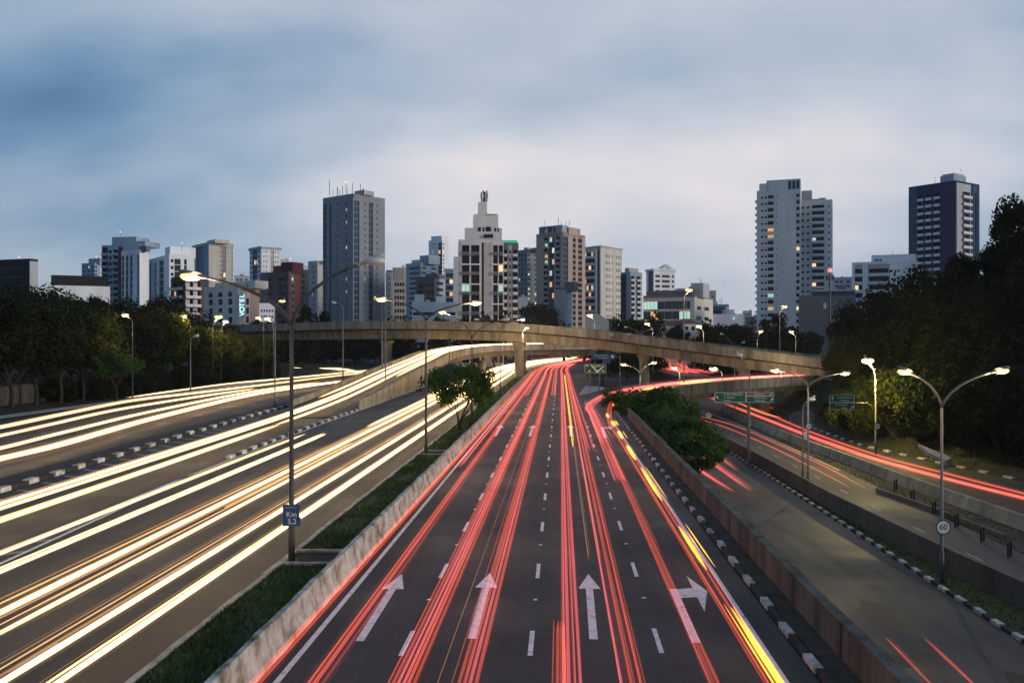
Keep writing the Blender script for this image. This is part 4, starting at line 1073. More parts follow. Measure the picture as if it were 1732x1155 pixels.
for i, (x0, x1, yt, Yd, m_) in enumerate(((1232, 1245, 531, 900, TEAL), (1256, 1272, 527, 800, CREAM), (1262, 1290, 538, 500, DGREY), (1028, 1052, 512, 640, GREY), (1142, 1160, 490, 700, GREY))):
    b = Bld(('far teal box on the low skyline gap', 'far cream block at the low gap left of the pale twin tower', 'dark low block at the foot of the pale twin tower', 'grey block behind the white and blue building', 'distant grey block behind the dark glass office')[i], x0, x1, x1, yt, Yd, m_, None, 12, name='low_building')
    b.face('L', [S_(1), W_(2), W_(2), S_(1)], fh=3.2); b.face('R', [S_(1)]); b.shell(); b.done()
# 29 pale twin tower
b = Bld('tall pale concrete twin tower with a rounded crown and lit flats', 1280, 1354, 1354, 322, 412, wallmat('pale_concrete', (.68, .67, .63)), 20, 13, name='apartment_tower')
b.facade(b.O, b.u, b.wl, b.zb, b.zt, [S_(3), W_(3, .2, .9, .4, .7), W_(3, .3, .9, .4, .7), B_(5.5, None, .9), S_(1.5), W_(2, .3, .6, .5, .75), S_(15), B_(3, None, .9), S_(.6)], 3.0, .5, 1.0)
b.face('R', [S_(1)]); b.shell()
for k in range(22): b.block('side_balcony', -.9, -.004, 2, 6, b.zt-4-3*k, b.zt-3.1-3*k, M_BALW)
b.block('crown', b.U(1296), b.wl-.05, 1, 12, b.zt+.9, b.Z(301)); b.block('crown_step', b.U(1284), b.U(1300), 1, 12, b.zt+.95, b.Z(306))
for k in range(3): b.block('crown_window', b.U(1333+k*7), b.U(1338+k*7), .86, .996, b.Z(331), b.Z(304), M_GLASSB)
for k in range(2): b.block('terrace_glass', b.U(1298+k*12), b.U(1308+k*12), .8, .995, b.Z(321), b.Z(318), M_GLASS)
b.spot_lit([(1307, 390, M_LITW), (1308, 402, M_LITW), (1349, 419, M_LITW), (1308, 504, M_LITC), (1347, 518, M_LITW), (1307, 528, M_LITW)]); PT = b; b.done(260)
b = Bld('lower wing of the pale twin tower with wide balconies', 1354, 1408, 1408, 340, 420, wallmat('pale_concrete', (.68, .67, .63)), 20, 13, name='apartment_tower')
b.facade(b.O, b.u, b.wl, b.zb, b.zt, [W_(3, .2, .9, .4, .7), S_(1), W_(3, .2, .9, .4, .7), S_(1), B_(10, None, 1.1), S_(2), W_(2, .2, .8, .4, .7), S_(1.5)], 3.0, .5, 1.0)
b.face('R', [S_(1)]); b.shell(); b.block('crown', b.U(1356), b.U(1373), 1, 10, b.zt+.9, b.Z(319), GREY); b.block('penthouse', b.U(1374), b.U(1394), 1, 9, b.zt+.9, b.Z(334), BLUEG)
b.spot_lit([(1379, 408, M_LITC), (1377, 451, M_LITW), (1380, 484, M_LITW)]); b.done()
# 30 blank grey building
b = Bld('blank grey building with a glazed roof storey below the pale twin tower', 1351, 1448, 1448, 503, 300, wallmat('blank_grey', (.17, .165, .16)), None, 16, name='office_block'); b.face('L', [S_(1)]); b.face('R', [S_(1)]); b.shell()
b.block('glazed_storey', b.U(1373), b.U(1446), 2, 12, b.zt+.9, b.Z(491), M_GLASSB); b.block('roof_edge', b.U(1371), b.U(1448), 1.6, 12.5, b.Z(491)+.003, b.Z(488), GREY); b.block('roof_plant', b.U(1418), b.U(1432), 4, 9, b.Z(488)+.005, b.Z(481), DGREY); b.block('window', b.U(1393), b.U(1398), -.05, -.004, b.Z(521), b.Z(511), M_SIGNW); b.done()
# 31 white balconies
b = Bld('white mid rise apartment building with stacked balconies right of the red mast lamp', 1441, 1552, 1552, 444, 350, WHITE, 22, 18)
b.facade(b.O, b.u, b.wl, b.zb, b.zt, [S_(3), B_(10, GREY, .8), S_(2), S_(4), B_(26, GREY, 1.0), S_(2), S_(3), W_(3, .2, .8, .4, .7), W_(3, .2, .8, .4, .7), S_(10), W_(4, .1, .9, .3, .75), W_(4, .1, .9, .3, .75), S_(3)], 3.2, .6, 1.4); b.face('R', [S_(1)]); b.shell()
b.block('upper_storey', b.U(1474), b.U(1550), 2, 14, b.zt+.9, b.Z(428)); b.block('chimney', b.U(1443), b.U(1446), 2, 4, b.zt+.9, b.Z(440), DGREY)
for k, px in enumerate((1480, 1484, 1489)): b.block('window', b.U(px), b.U(px+2.5), 1.9, 1.996, b.Z(439), b.Z(435), M_GLASS)
b.spot_lit([(1452, 482, M_LITW)]); b.done(200)
# 32 blue tower
b = Bld('dark blue tower with a purple face and white balcony fronts', 1537, 1617, 1657, 308, 390, NAVY, 55, name='apartment_tower')
b.face('L', [V_(5, g=M_GLASSB, m=BLUE), S_(1, NAVY), B_(4, NAVY, .8), S_(1), B_(4, NAVY, .8), S_(1), B_(4, NAVY, .8), S_(9, PURP)], fh=3.1, top=3); b.face('R', [S_(1, BLUE), S_(5, GREY), B_(9, GREY, .9), S_(3, NAVY), V_(3, m=BLUE, g=M_GLASSB), S_(3, NAVY)], fh=3.1, top=3); b.shell()
b.block('roof_block', b.U(1582), b.U(1605), 4, 14, b.zt, b.Z(291), BLUEG); b.block('roof_cap', b.U(1583), b.U(1604), 5, 13, b.Z(291), b.Z(288), GREY); b.lamp(1596, 284, M_REDLAMP, .35, 8); b.rod('antenna', 1609, 291, 285, .1, dv=8); b.done()
# small mid rise blocks that fill the gaps of the far skyline
for lb, x0, x1, yt, Yd, m_ in (('narrow pale far block left of the brown balconied block', 262, 288, 452, 760, CREAM), ('grey far block between the beige tower and the white grid tower', 396, 421, 468, 720, GREY), ('cream far block just right of the white grid tower', 474, 488, 440, 800, CREAM), ('pale grey far block left of the slab tower behind the narrow dark one', 508, 521, 452, 780, WHITE), ('blue grey far block between the tan and stepped glass buildings', 676, 700, 470, 760, BLUEG), ('far white block right of the pale four window tower', 758, 774, 480, 800, WHITE), ('far grey block right of the pediment building', 1143, 1163, 506, 800, GREY), ('cream far block low beside the pale twin tower', 1262, 1281, 548, 620, CREAM), ('far pale block behind the white balconied mid rise', 1408, 1441, 470, 640, GREY)):
    b = Bld(lb, x0, x1, x1, yt, Yd, m_, None, 14); b.face('L', [S_(1), W_(2, .2, .8), W_(2, .2, .8), S_(1), W_(2, .2, .8), S_(.6)], fh=3.2, lit=.03); b.face('R', [S_(1)]); b.shell(); b.done()
# more low roofs behind the flyover
def gable(label, x0, x1, ye, yr, Y, wm, rm, d=9):
    t = thing('house', label, 'house', (KX(x0, Y), Y, 0))
    X0, X1, ze, zr = KX(x0, Y), KX(x1, Y), KZ(ye, Y), KZ(yr, Y)
    m_ = MB(); m_.box(X0, X1, Y, Y+d, -.5, ze); m_.build('wall', wm, t)
    m_ = MB(); m_.quad((X0-.4, Y-.5, ze-.1), (X1+.4, Y-.5, ze-.1), (X1-.6, Y+d/2, zr), (X0+.6, Y+d/2, zr)); m_.quad((X1+.4, Y+d+.5, ze-.1), (X0-.4, Y+d+.5, ze-.1), (X0+.6, Y+d/2, zr), (X1-.6, Y+d/2, zr))
    m_.quad((X0-.4, Y-.5, ze-.16), (X0-.4, Y+d+.5, ze-.16), (X1+.4, Y+d+.5, ze-.16), (X1+.4, Y-.5, ze-.16)); m_.poly([(X0-.4, Y+d+.5, ze-.1), (X0-.4, Y-.5, ze-.1), (X0+.6, Y+d/2, zr)]); m_.poly([(X1+.4, Y-.5, ze-.1), (X1+.4, Y+d+.5, ze-.1), (X1-.6, Y+d/2, zr)]); m_.build('roof', rm, t)
    n_ = max(2, int((x1-x0)/12))
    for k in range(n_):
        xx = X0+(X1-X0)*(k+.5)/n_; m_ = MB(); m_.box(xx-.5, xx+.5, Y-.06, Y-.003, ze-2.2, ze-1.0); m_.build('window', M_GLASS, t)
TILE = mat('roof_tile', (.16, .08, .06), .9, .3, 2); SHEET = mat('roof_sheet', (.42, .42, .42), .6, .2, .6)
gable('white walled house with a long red tiled roof beyond the flyover', 1104, 1156, 549, 541, 282, WHITE, TILE)
gable('small white house with two dark windows beside the red tiled house', 1156, 1178, 546, 538, 280, WHITE, TILE)
gable('low shed with a white sheet roof below the round dark tree', 866, 934, 541, 534, 500, GREY, SHEET, 18)
gable('brown roofed shed right of the white vaulted tent', 1014, 1046, 545, 538, 505, BROWN, TILE)
t = thing('event_tent', 'white vaulted tent roof behind the flyover by a bright street lamp', 'tent', (KX(1000, 500), 500, 0))
m_ = MB(); X0, X1 = KX(973, 500), KX(1030, 500); pts = [(X0+(X1-X0)*i/10, KZ(550, 500)+(KZ(529, 500)-KZ(550, 500))*math.sin(math.pi*(.12+.76*i/10))) for i in range(11)]
for (a, za), (c, zc) in zip(pts, pts[1:]): m_.quad((a, 500, za), (c, 500, zc), (c, 524, zc), (a, 524, za))
m_.poly([(X0, 500, 0)]+[(X1, 500, 0)]+[(a, 500, z) for a, z in pts[::-1]]); m_.build('canopy', SHEET, t)
# hotel sign, as much of it as shows
p = G(0, 0, 0) if False else None
hx = HOT.C[0]+HOT.v[0]*1.6+HOT.u[0]*.5; hy = HOT.C[1]+HOT.v[1]*1.6+HOT.u[1]*.5
EB = emit('sign_blue_white_light', (.45, .85, 1.0), 1.6)
for k, ch in enumerate('VOTEL'):
    text('sign_letter', ch, 2.5, (KX(409.5, HOT.Y-.6), HOT.Y-.6, KZ(530.5-k*7.6, HOT.Y)), EB, HOT.t, (R(90), R(-90), 0), ext=.06)
mb = MB(); mb.box(KX(405, HOT.Y), KX(414, HOT.Y), HOT.Y-.5, HOT.Y-.2, KZ(536, HOT.Y), KZ(496, HOT.Y)); mb.build('sign_board', CREAM, HOT.t)
# communications mast with red lamp
t = thing('radio_mast', 'slim steel mast with a red lamp in front of the blank grey building', 'mast', (KX(1404, 285), 285, 0))
m_ = MB(); X = KX(1404, 285); m_.tube([(X, 285, 0), (X, 285, KZ(458, 285))], .28, 8); m_.build('pole', M_DARKMETAL, t)
m_ = MB()
for k in range(6):
    th = k*1.047; m_.box(X+math.cos(th)*1.1-.15, X+math.cos(th)*1.1+.15, 285+math.sin(th)*1.1-.15, 285+math.sin(th)*1.1+.15, KZ(474, 285), KZ(465, 285))
    m_.tube([(X, 285, KZ(470, 285)), (X+math.cos(th)*1.1, 285+math.sin(th)*1.1, KZ(470, 285))], .05, 5)
m_.build('antenna_ring', M_DARKMETAL, t); m_ = MB(); m_.ellipsoid((X, 285, KZ(457, 285)), .75, .75, .75, nu=10); m_.build('aviation_light', M_REDLAMP, t)
# ------------------------------------------------------------------ trees
def crown_mesh(seed, n, blobs, leaf, flat=0.75, hollow=0.55, spread=1.0):
    """Leaf clumps on many small boughs; unit crown about 1 in radius, centre at origin."""
    rr = random.Random(seed); B = []
    for i in range(blobs):
        while True:
            p = Vector((rr.uniform(-1, 1), rr.uniform(-1, 1), rr.uniform(-1, 1)))
            if 0.15 < p.length < 1: break
        p = p*(0.55+0.35*rr.random())/max(.6, p.length)*spread; p.z *= flat
        B.append((p, rr.uniform(.20, .42)))
    mb = MB()
    for i in range(n):
        c, r = rr.choice(B)
        d = Vector((rr.gauss(0, 1), rr.gauss(0, 1), rr.gauss(0, .8)+.15)).normalized()
        p = c+d*r*(hollow+(1-hollow)*rr.random())*Vector((1, 1, .8)).length/1.6
        up = (d+Vector((rr.gauss(0, .6), rr.gauss(0, .6), rr.gauss(0, .6)))).normalized()
        a = up.cross(Vector((rr.gauss(0, 1), rr.gauss(0, 1), rr.gauss(0, 1)))).normalized(); b2 = up.cross(a)
        s = leaf*rr.uniform(.6, 1.4)
        mb.poly([p-a*s, p+b2*s*.55-up*s*.1, p+a*s, p-b2*s*.55+up*s*.12])
    return mb, B
CROWNS = {}
def crown(kind):
    if kind not in CROWNS:
        n, bl, leaf, m, flat, hol = {'far': (2600, 26, .085, M_LEAF, .8, .5), 'mid': (8500, 34, .042, M_LEAF, .8, .5), 'mid2': (7500, 30, .045, M_LEAF3, .7, .5), 'green': (6000, 30, .05, M_LEAF2, .75, .45),
                                  'big': (11000, 44, .036, M_LEAF, .85, .5), 'open': (15000, 15, .042, M_LEAF, .9, .15), 'bush': (3600, 22, .075, M_LEAF2, .75, .4), 'yellow': (5200, 24, .055, M_LEAF2, .6, .45)}[kind]
        L = []
        for k in range(3):
            mb, B = crown_mesh(100*len(kind)+k+ord(kind[0]), n, bl, leaf, flat, hol, 1.22 if kind in ('green', 'bush') else 1.05)
            L.append((mb.mesh('crown', m), B))
        CROWNS[kind] = L
    return CROWNS[kind]
TR = random.Random(21)
def tree(label, X, Y, z0, ztop, wid, kind, name='tree', group=None, trunk_h=.35, cat='tree', lean=0):
    """crown ellipsoid of half width wid; trunk with limbs that reach the boughs."""
    t = thing(name, label, cat, (X, Y, z0), group)
    me, B = TR.choice(crown(kind))
    hc = (ztop-z0); ch = hc*(1-trunk_h)/2; zc = z0+hc*trunk_h+ch
    rz = TR.uniform(0, 6.28)
    c = inst('crown', me, t, (lean, 0, zc-z0), rz, (wid, wid, ch/.85))
    mb = MB(); r = max(.09, hc*.018); zk = z0+hc*trunk_h*.8
    mb.tube([(X, Y, z0-.1), (X+lean*.3+r*.6, Y, z0+hc*trunk_h*.4), (X+lean*.5, Y, zk)], [r*1.25, r, r*.85], 8)
    for p, q in B[:7]:
        x = p.x*math.cos(rz)-p.y*math.sin(rz); y = p.x*math.sin(rz)+p.y*math.cos(rz)
        e = Vector((X+lean+x*wid, Y+y*wid, zc+p.z*ch/.85)); s = Vector((X+lean*.5, Y, zk-.05*hc))
        mb.tube([s, s.lerp(e, .5)+Vector((0, 0, .06*hc)), e], [r*.6, r*.38, r*.12], 6, cap=False)
    mb.build('trunk', M_BARK, t)
    return t
ORD = 'first second third fourth fifth sixth seventh eighth ninth tenth eleventh twelfth thirteenth fourteenth fifteenth sixteenth seventeenth eighteenth nineteenth twentieth twenty-first twenty-second'.split()
count = {}
def nth(fmt):
    count[fmt] = count.get(fmt, -1)+1
    return fmt % ORD[count[fmt]]
G1 = 'dark trees along the left road'
# front row on the left, standing on the verge by the wall
for px, Y, yt, wd, kd in sorted(((-40, 104, 500, 6.5, 'mid'), (18, 108, 492, 6.5, 'mid'), (60, 112, 505, 5.5, 'mid'), (102, 116, 508, 5.5, 'mid'), (140, 122, 520, 5.0, 'mid2'), (178, 128, 540, 4.2, 'mid'), (232, 140, 532, 5.2, 'mid'), (268, 150, 516, 5.5, 'mid2'), (300, 158, 522, 5.0, 'mid'), (335, 168, 545, 5.0, 'mid2'), (368, 178, 553, 5.2, 'mid2'), (398, 188, 556, 5.2, 'mid2'), (425, 200, 560, 5.0, 'mid2'))):
    tree(nth('%s dark leafy tree from the left by the concrete panel wall'), KX(px, Y), Y, 0, KZ(yt, Y), wd, kd, group=G1, trunk_h=.28)
for px, Y, yt, wd in sorted(((-60, 150, 485, 9), (10, 150, 484, 9), (75, 155, 492, 8.5), (120, 165, 500, 8), (175, 170, 508, 7.5), (225, 185, 512, 7.5), (262, 195, 506, 7.5), (300, 205, 514, 7.5), (345, 215, 548, 7), (385, 222, 552, 7))):
    tree(nth('%s taller dark tree from the left in the second row behind the left wall'), KX(px, Y), Y, 0, KZ(yt, Y), wd, 'mid', group='second row of dark trees on the left', trunk_h=.2)
tree('yellow green tree lit from above among the dark trees on the left', KX(196, 118), 118, 0, KZ(586, 118), 3.2, 'yellow', trunk_h=.4)
# behind the flyover
G2 = 'trees behind the flyover'
for px, Y, yt, wd in sorted(((444, 262, 538, 5.5), (482, 270, 541, 5.5), (520, 268, 524, 6.0), (545, 275, 532, 5), (600, 280, 548, 6), (650, 270, 537, 5), (682, 268, 536, 5), (745, 262, 532, 3.5), (800, 262, 529, 5.5), (835, 258, 527, 6), (1060, 262, 533, 5.5), (1090, 258, 528, 6.5), (1190, 258, 552, 5), (1150, 262, 548, 5), (1210, 255, 541, 6), (1235, 250, 545, 6.5), (1262, 262, 556, 6), (1298, 250, 545, 4.5), (1312, 255, 535, 5.5), (1340, 250, 550, 5), (1368, 248, 558, 5))):
    Y += 18
    tree(nth('%s small dark tree from the left rising behind the flyover'), KX(px, Y), Y, -1, KZ(yt, Y), wd, 'far', group=G2, trunk_h=.2)
tree('large round dark tree dome behind the flyover below the brown tower', KX(905, 440), 440, 1, KZ(513, 440), 14.2, 'big', trunk_h=.12)
# under the flyover, far end of the left road
for px, Y, yt, wd in sorted(((430, 245, 572, 6), (470, 250, 575, 6), (510, 255, 578, 6), (560, 300, 575, 7), (610, 310, 576, 7), (660, 315, 580, 7), (710, 320, 578, 7), (755, 325, 578, 6.5), (690, 286, 580, 5), (725, 290, 581, 5), (765, 292, 582, 5))):
    tree(nth('%s dark tree from the left seen under the left part of the flyover'), KX(px, Y), Y, 0, KZ(yt, Y), wd, 'far', group='trees seen under the flyover', trunk_h=.15)
for px, Y, yt, wd in sorted(((800, 430, 580, 9), (850, 470, 582, 10), (900, 500, 582, 11), (950, 510, 583, 11), (1000, 520, 583, 11), (1050, 540, 584, 11), (1030, 250, 588, 5.5), (1060, 232, 592, 4.5), (1095, 240, 590, 5.5), (1125, 400, 586, 8), (1205, 235, 600, 5.5), (1225, 220, 606, 5), (1255, 225, 600, 6))):
    tree(nth('%s dark tree from the left beneath the right half of the flyover'), KX(px, Y), Y, -2, KZ(yt, Y), wd, 'far', group='trees beneath the right half of the flyover', trunk_h=.15)
# median tree
tree('round dark green tree growing on the grass median by the second lamp', RX(-9.1, 82), 82, 0.1, KZ(608, 82), 3.0, 'green', trunk_h=.16)
# bushy trees behind the retaining wall
for px, Y, yt, wd, z0, lb in ((1080, 108, 656, 4.0, -4.2, 'leafy tree behind the retaining wall, farthest of the clump'), (1112, 100, 654, 4.3, -4.4, 'leafy tree behind the retaining wall, tallest of the clump'), (1135, 92, 676, 3.8, -4.5, 'broad leafy tree in the middle of the clump behind the retaining wall'), (1152, 84, 694, 3.3, -4.5, 'leafy tree leaning towards the service road from the clump'), (1180, 80, 730, 2.5, -4.7, 'low leafy tree at the near end of the clump over the service road'), (1040, 118, 655, 2.0, -1.5, 'small tree at the nose of the exit ramp beside the amber streaks')):
    tree(lb, KX(px, Y), Y, z0, KZ(yt, Y), wd, 'green', trunk_h=.25, group='clump of trees behind the retaining wall')
rr = random.Random(8)
Y = 97
k = 0
while Y > 47:
    o = 9.3 + rr.uniform(-.6, .5) + (0.3 if Y < 60 else 0); s = interp([(46, .5), (60, .85), (75, 1.3), (97, 1.6)], Y)
    t = thing('shrub', 'low green shrub in the row at the foot of the retaining wall', 'shrub', (RX(o, Y), Y, -4.6), 'shrubs behind the retaining wall')
    inst('foliage', TR.choice(crown('bush'))[0], t, (0, 0, s*.7), rr.uniform(0, 6), (s*1.35, s*1.5, s*1.2))
    Y -= 1.25*s; k += 1
# the wooded bank on the right
G3 = 'dark trees on the wooded right bank'
for px, Y, yt, wd, kd in sorted(((1432, 150, 560, 4, 'mid2'), (1440, 165, 518, 4.6, 'mid'), (1478, 140, 560, 5.0, 'mid2'), (1500, 150, 500, 7.5, 'mid'), (1512, 113, 640, 3.2, 'mid2'), (1446, 116, 655, 3.0, 'mid2'), (1530, 128, 520, 6.5, 'mid'), (1560, 135, 462, 8.0, 'big'), (1605, 120, 456, 8.0, 'big'), (1650, 112, 478, 7.5, 'big'), (1700, 105, 470, 7.5, 'big'), (1755, 100, 455, 8, 'big'), (1590, 105, 590, 5, 'mid'), (1640, 98, 600, 5, 'mid'), (1700, 92, 610, 5, 'mid'), (1752, 90, 590, 5.5, 'mid'), (1535, 112, 610, 4.5, 'mid2'), (1490, 122, 625, 4.5, 'mid2'), (1458, 128, 640, 3.6, 'mid2'), (1800, 96, 520, 7, 'mid'))):
    X = KX(px, Y); o = X-KD*Y; z0 = gz(o, Y)
    tree(nth('%s dense dark tree from the left on the wooded right bank'), X, Y, z0, KZ(yt, Y), wd, kd, group=G3, trunk_h=.12)
for px, Y, yt, yb, wd, lb in ((1698, 118, 322, 440, 4.6, 'open crowned tall tree at the right edge with sky showing through, top'), ):
    tree(lb, KX(px, Y), Y, 1.5, KZ(yt, Y), 5.8, 'open', trunk_h=.5, name='tall_tree')
tree('tall open crowned tree leaning in from the right edge below the topmost crown', KX(1690, 112), 112, 1.5, KZ(415, 112), 5.4, 'open', trunk_h=.5, name='tall_tree')
tree('tall dark tree cut by the right edge of the picture', KX(1770, 112), 112, 1.5, KZ(350, 112), 5.5, 'open', trunk_h=.4, name='tall_tree')
rr = random.Random(5)
for i in range(46):
    Y = rr.uniform(78, 150); o = E3(Y)+rr.uniform(3.5, 16)
    s = rr.uniform(1.3, 2.4)
    t = thing('shrub', 'dark shrub under the trees of the wooded right bank', 'shrub', (RX(o, Y), Y, gz(o, Y)), 'shrubs on the right bank')
    inst('foliage', TR.choice(crown('mid'))[0], t, (0, 0, s*.5), rr.uniform(0, 6), (s*1.4, s*1.4, s))
for i in range(30):
    Y = rr.uniform(95, 200); o = -62-rr.uniform(0, 4.5)
    s = rr.uniform(1.2, 2.2)
    t = thing('shrub', 'dark shrub before the concrete panel wall under the left trees', 'shrub', (RX(o, Y), Y, gz(o, Y)), 'shrubs before the left wall')
    inst('foliage', TR.choice(crown('mid'))[0], t, (0, 0, s*.9), rr.uniform(0, 6), (s*1.4, s*1.4, s*1.3))
# far tree cover closing the ground below the skyline
mb = MB(); rr = random.Random(4)
for i in range(14000):
    Y = rr.uniform(330, 620); X = rr.uniform(-.75, .75)*Y; o = X-KD*min(Y, 480)-bend(min(Y, 480))
    z = gz(o, Y)+rr.uniform(0, 7+3*math.sin(X*.05)); s = rr.uniform(.5, 1.3)
    a = Vector((rr.gauss(0, 1), rr.gauss(0, 1), rr.gauss(0, 1))).normalized()*s; c = a.cross(Vector((rr.gauss(0, 1), rr.gauss(0, 1), rr.gauss(0, 1)))).normalized()*s*.7
    p = Vector((X, Y, z)); mb.poly([p-a, p+c, p+a, p-c])
o = mb.build('distant_foliage', M_LEAF); o['kind'] = 'stuff'
# ------------------------------------------------------------------ street lamps
LM = {}
M_LENSX = emit('lens_very_bright', (1.0, .78, .26), 9.0)
def lamp_head(t, tip, dx, lit, s=1.0, energy=0, dirv=None):
    """Flat oval luminaire at the end of an arm, with a lens below."""
    d = Vector(dirv) if dirv else Vector((dx, 0, .22)); d.normalize()
    c = Vector(tip)+d*.5*s
    key = (lit, round(d.x, 2), round(d.z, 2), round(d.y, 2), round(s, 2))
    if key not in LM:
        mb = MB(); pr = [(-.55, .05), (-.42, .10), (-.15, .17), (.2, .2), (.45, .16), (.56, .06)]
        mb.tube([d*a*s for a, r in pr], [r*s for a, r in pr], 10, flat=.6)
        h = mb.mesh('lamp_head', M_HEAD if lit == 0 else M_METAL, smooth=True)
        mb = MB(); k = 1.0
        mb.ellipsoid(d*.12*s+Vector((0, 0, -.075*s)), .42*s, .24*s, .17*s)
        l = mb.mesh('lens', (M_LENS0, M_LENSW, M_LENS if s < 1.65 or s > 1.72 else M_LENSX)[lit], smooth=True)
        LM[key] = (h, l)
    h, l = LM[key]
    ho = inst('lamp_head', h, t, c-Vector(t.location)); lo = inst('lens', l, ho)
    if energy:
        L = bpy.data.lights.new('lamp_light', 'POINT'); L.energy = energy*1.5; L.color = (1.0, .72, .40) if energy < 5000 else (1.0, .76, .24); L.shadow_soft_size = .3
        lob = bpy.data.objects.new('lamp_light', L); C.objects.link(lob); lob.location = c+Vector((0, 0, -.45*s)); lob.parent = ho
        lob.location = Vector((0, 0, -.45*s))
NL = 0
def lamp_post(label, X, Y, z0, zf, arms, r=.095, dark=False, group='street lamps', s=1.0, name='street_lamp'):
    """Pole to the fork at zf, then arms [(dx, dz, lit, energy)...] that curve outwards; no arms' dx 0 puts a head on top."""
    t = thing(name, label, 'street lamp', (X, Y, z0), group)
    m = M_POLED if dark else M_METAL
    mb = MB(); mb.tube([(X, Y, z0-.05), (X, Y, z0+1.6), (X, Y, z0+1.7), (X, Y, zf)], [r*1.35, r*1.3, r, r*.72], 10); mb.build('pole', m, t, True)
    mb = MB(); mb.box(X-.2, X+.2, Y-.2, Y+.2, z0-.02, z0+.05); mb.build('base_plate', m, t)
    for a in arms:
        dx, dz, lit, en = a[:4]; dy = a[4] if len(a) > 4 else 0
        if len(a) > 5: pts = a[5]
        P = []
        for i in range(9):
            k = i/8; q = .45*(1-(1-k)**2.2)+.55*k
            P.append((X+dx*(k**1.4), Y+dy*(k**1.4), zf-.02+dz*q))
        mb = MB(); mb.tube(P, [r*(.78-.26*i/8) for i in range(9)], 8); mb.build('arm', m, t, True)
        dd = Vector(P[-1])-Vector(P[-2])
        lamp_head(t, P[-1], math.copysign(1, dx) if dx else 1, lit, s, en, tuple(dd.normalized()))
    return t
def at_base(px, py, z): return G(px, py, z)
def arm_to(X, Y, zf, px, py): return (KX(px, Y)-X, KZ(py, Y)-zf)
# the three on the median
def twin(label, Xb, Y, zb, yf, L, Rr, dark=False, **kw):
    zf = KZ(yf, Y)
    arms = []
    for (px, py, lit, en) in (L, Rr):
        if px is None: continue
        dx, dz = arm_to(Xb, Y, zf, px, py); arms.append((dx, dz, lit, en))
    return lamp_post(label, Xb, Y, zb, zf, arms, dark=dark, **kw)
M_NEAR = 1
t = twin('twin arm street lamp on the near median carrying the blue kilometre sign, left head lit', KX(493, 32.6), 32.6, .1, 548, (352, 469, 2, 260), (605, 447, 0, 0), True)
t = twin('twin arm street lamp on the median beside the round tree', KX(720.5, 63.8), 63.8, .1, 541, (660, 507, 1, 120), (790, 512, 2, 500), True)
t = twin('twin arm street lamp on the median beyond the round tree', KX(798, 95), 95, .1, 572, (757, 530, 1, 900), (846, 541, 0, 0), True)
t = twin('twin arm street lamp on the median just before the flyover', KX(846, 128), 128, .1, 556, (812, 540, 0, 0), (878, 540, 1, 1500), True, r=.08, s=.8)
# right verge
twin('twin arm street lamp on the near right verge holding the round 60 sign', KX(1593, 49), 49, LOW, 688, (1548, 634, 1, 150), (1676, 629, 2, 420))
twin('twin arm street lamp between the service road and the lit lower road', KX(1367, 77.6), 77.6, LOW, 653, (1323, 627, 2, 420), (1418, 631, 2, 420))
twin('twin arm street lamp behind the clump of trees with two bright yellow heads', KX(1083, 122), 122, LOW, 632, (1062, 617, 2, 420), (1099, 615, 2, 420))
def single(label, px, Y, z0, ytop, hx, hy, lit, en, **kw):
    X = KX(px, Y); zf = KZ(ytop, Y); dx, dz = arm_to(X, Y, zf, hx, hy)
    if abs(dx) < .3: dx = .3
    return lamp_post(label, X, Y, z0, zf, [(dx, dz, lit, en)], **kw)
single('single arm street lamp with a very bright yellow head beside the outer right road', 1481, 104, LOW, 640, 1476, 621, 2, 7000, s=1.7)
single('slim unlit pole lamp beside the twin lamp on the lower road divider', 1358, 84, LOW, 690, 1361, 680, 0, 0, r=.08)
single('slim lamp post behind the double green sign', 1268, 95, LOW, 640, 1256, 606, 0, 0, r=.09)
single('lit yellow street lamp over the exit ramp, first from the left', 1150, 158, 0.1, 632, 1147, 626, 2, 500, s=1.4)
single('lit yellow street lamp over the exit ramp, brighter second one', 1222, 160, LOW, 632, 1216, 626, 2, 900, s=1.7)
single('lit yellow street lamp at the right end of the exit ramp', 1322, 172, LOW, 632, 1318, 627, 2, 900, s=1.5)
single('small lit street lamp at the far right of the exit ramp', 1334, 182, LOW, 632, 1332, 629, 2, 300, s=1.1)
single('tall mast lamp with an orange head left of the dark glass office', 1157, 150, 0, 508, 1155, 497, 2, 300, s=1.5)
single('tall mast lamp at the foot of the pale twin tower', 1319, 182, LOW, 530, 1318, 523, 2, 300, s=1.5)
for lb, px, hx, hy, s in (('bright lamp in front of the white vaulted tent', 1006, 1003, 538, 2.0), ('yellow lamp behind the flyover left of the red roofed house', 1104, 1100, 551, 1.8), ('orange lamp behind the flyover right of the red roofed house', 1190, 1187, 556, 1.7), ('yellow lamp behind the flyover left of the pale twin tower', 1281, 1279, 565, 1.6), ('yellow lamp behind the flyover right of the pale twin tower', 1346, 1343, 565, 1.6), ('small lamp above the flyover girder by the tall pillar', 899, 897, 553, 1.0)):
    single(lb, px, 232 if px < 1270 else 222, -.5, hy+8, hx, hy, 2, 700, s=s)
single('small yellow lamp fixed before the flyover above the tall pillar', 884, 190, .1, 562, 885, 557, 2, 2200, s=1.1)
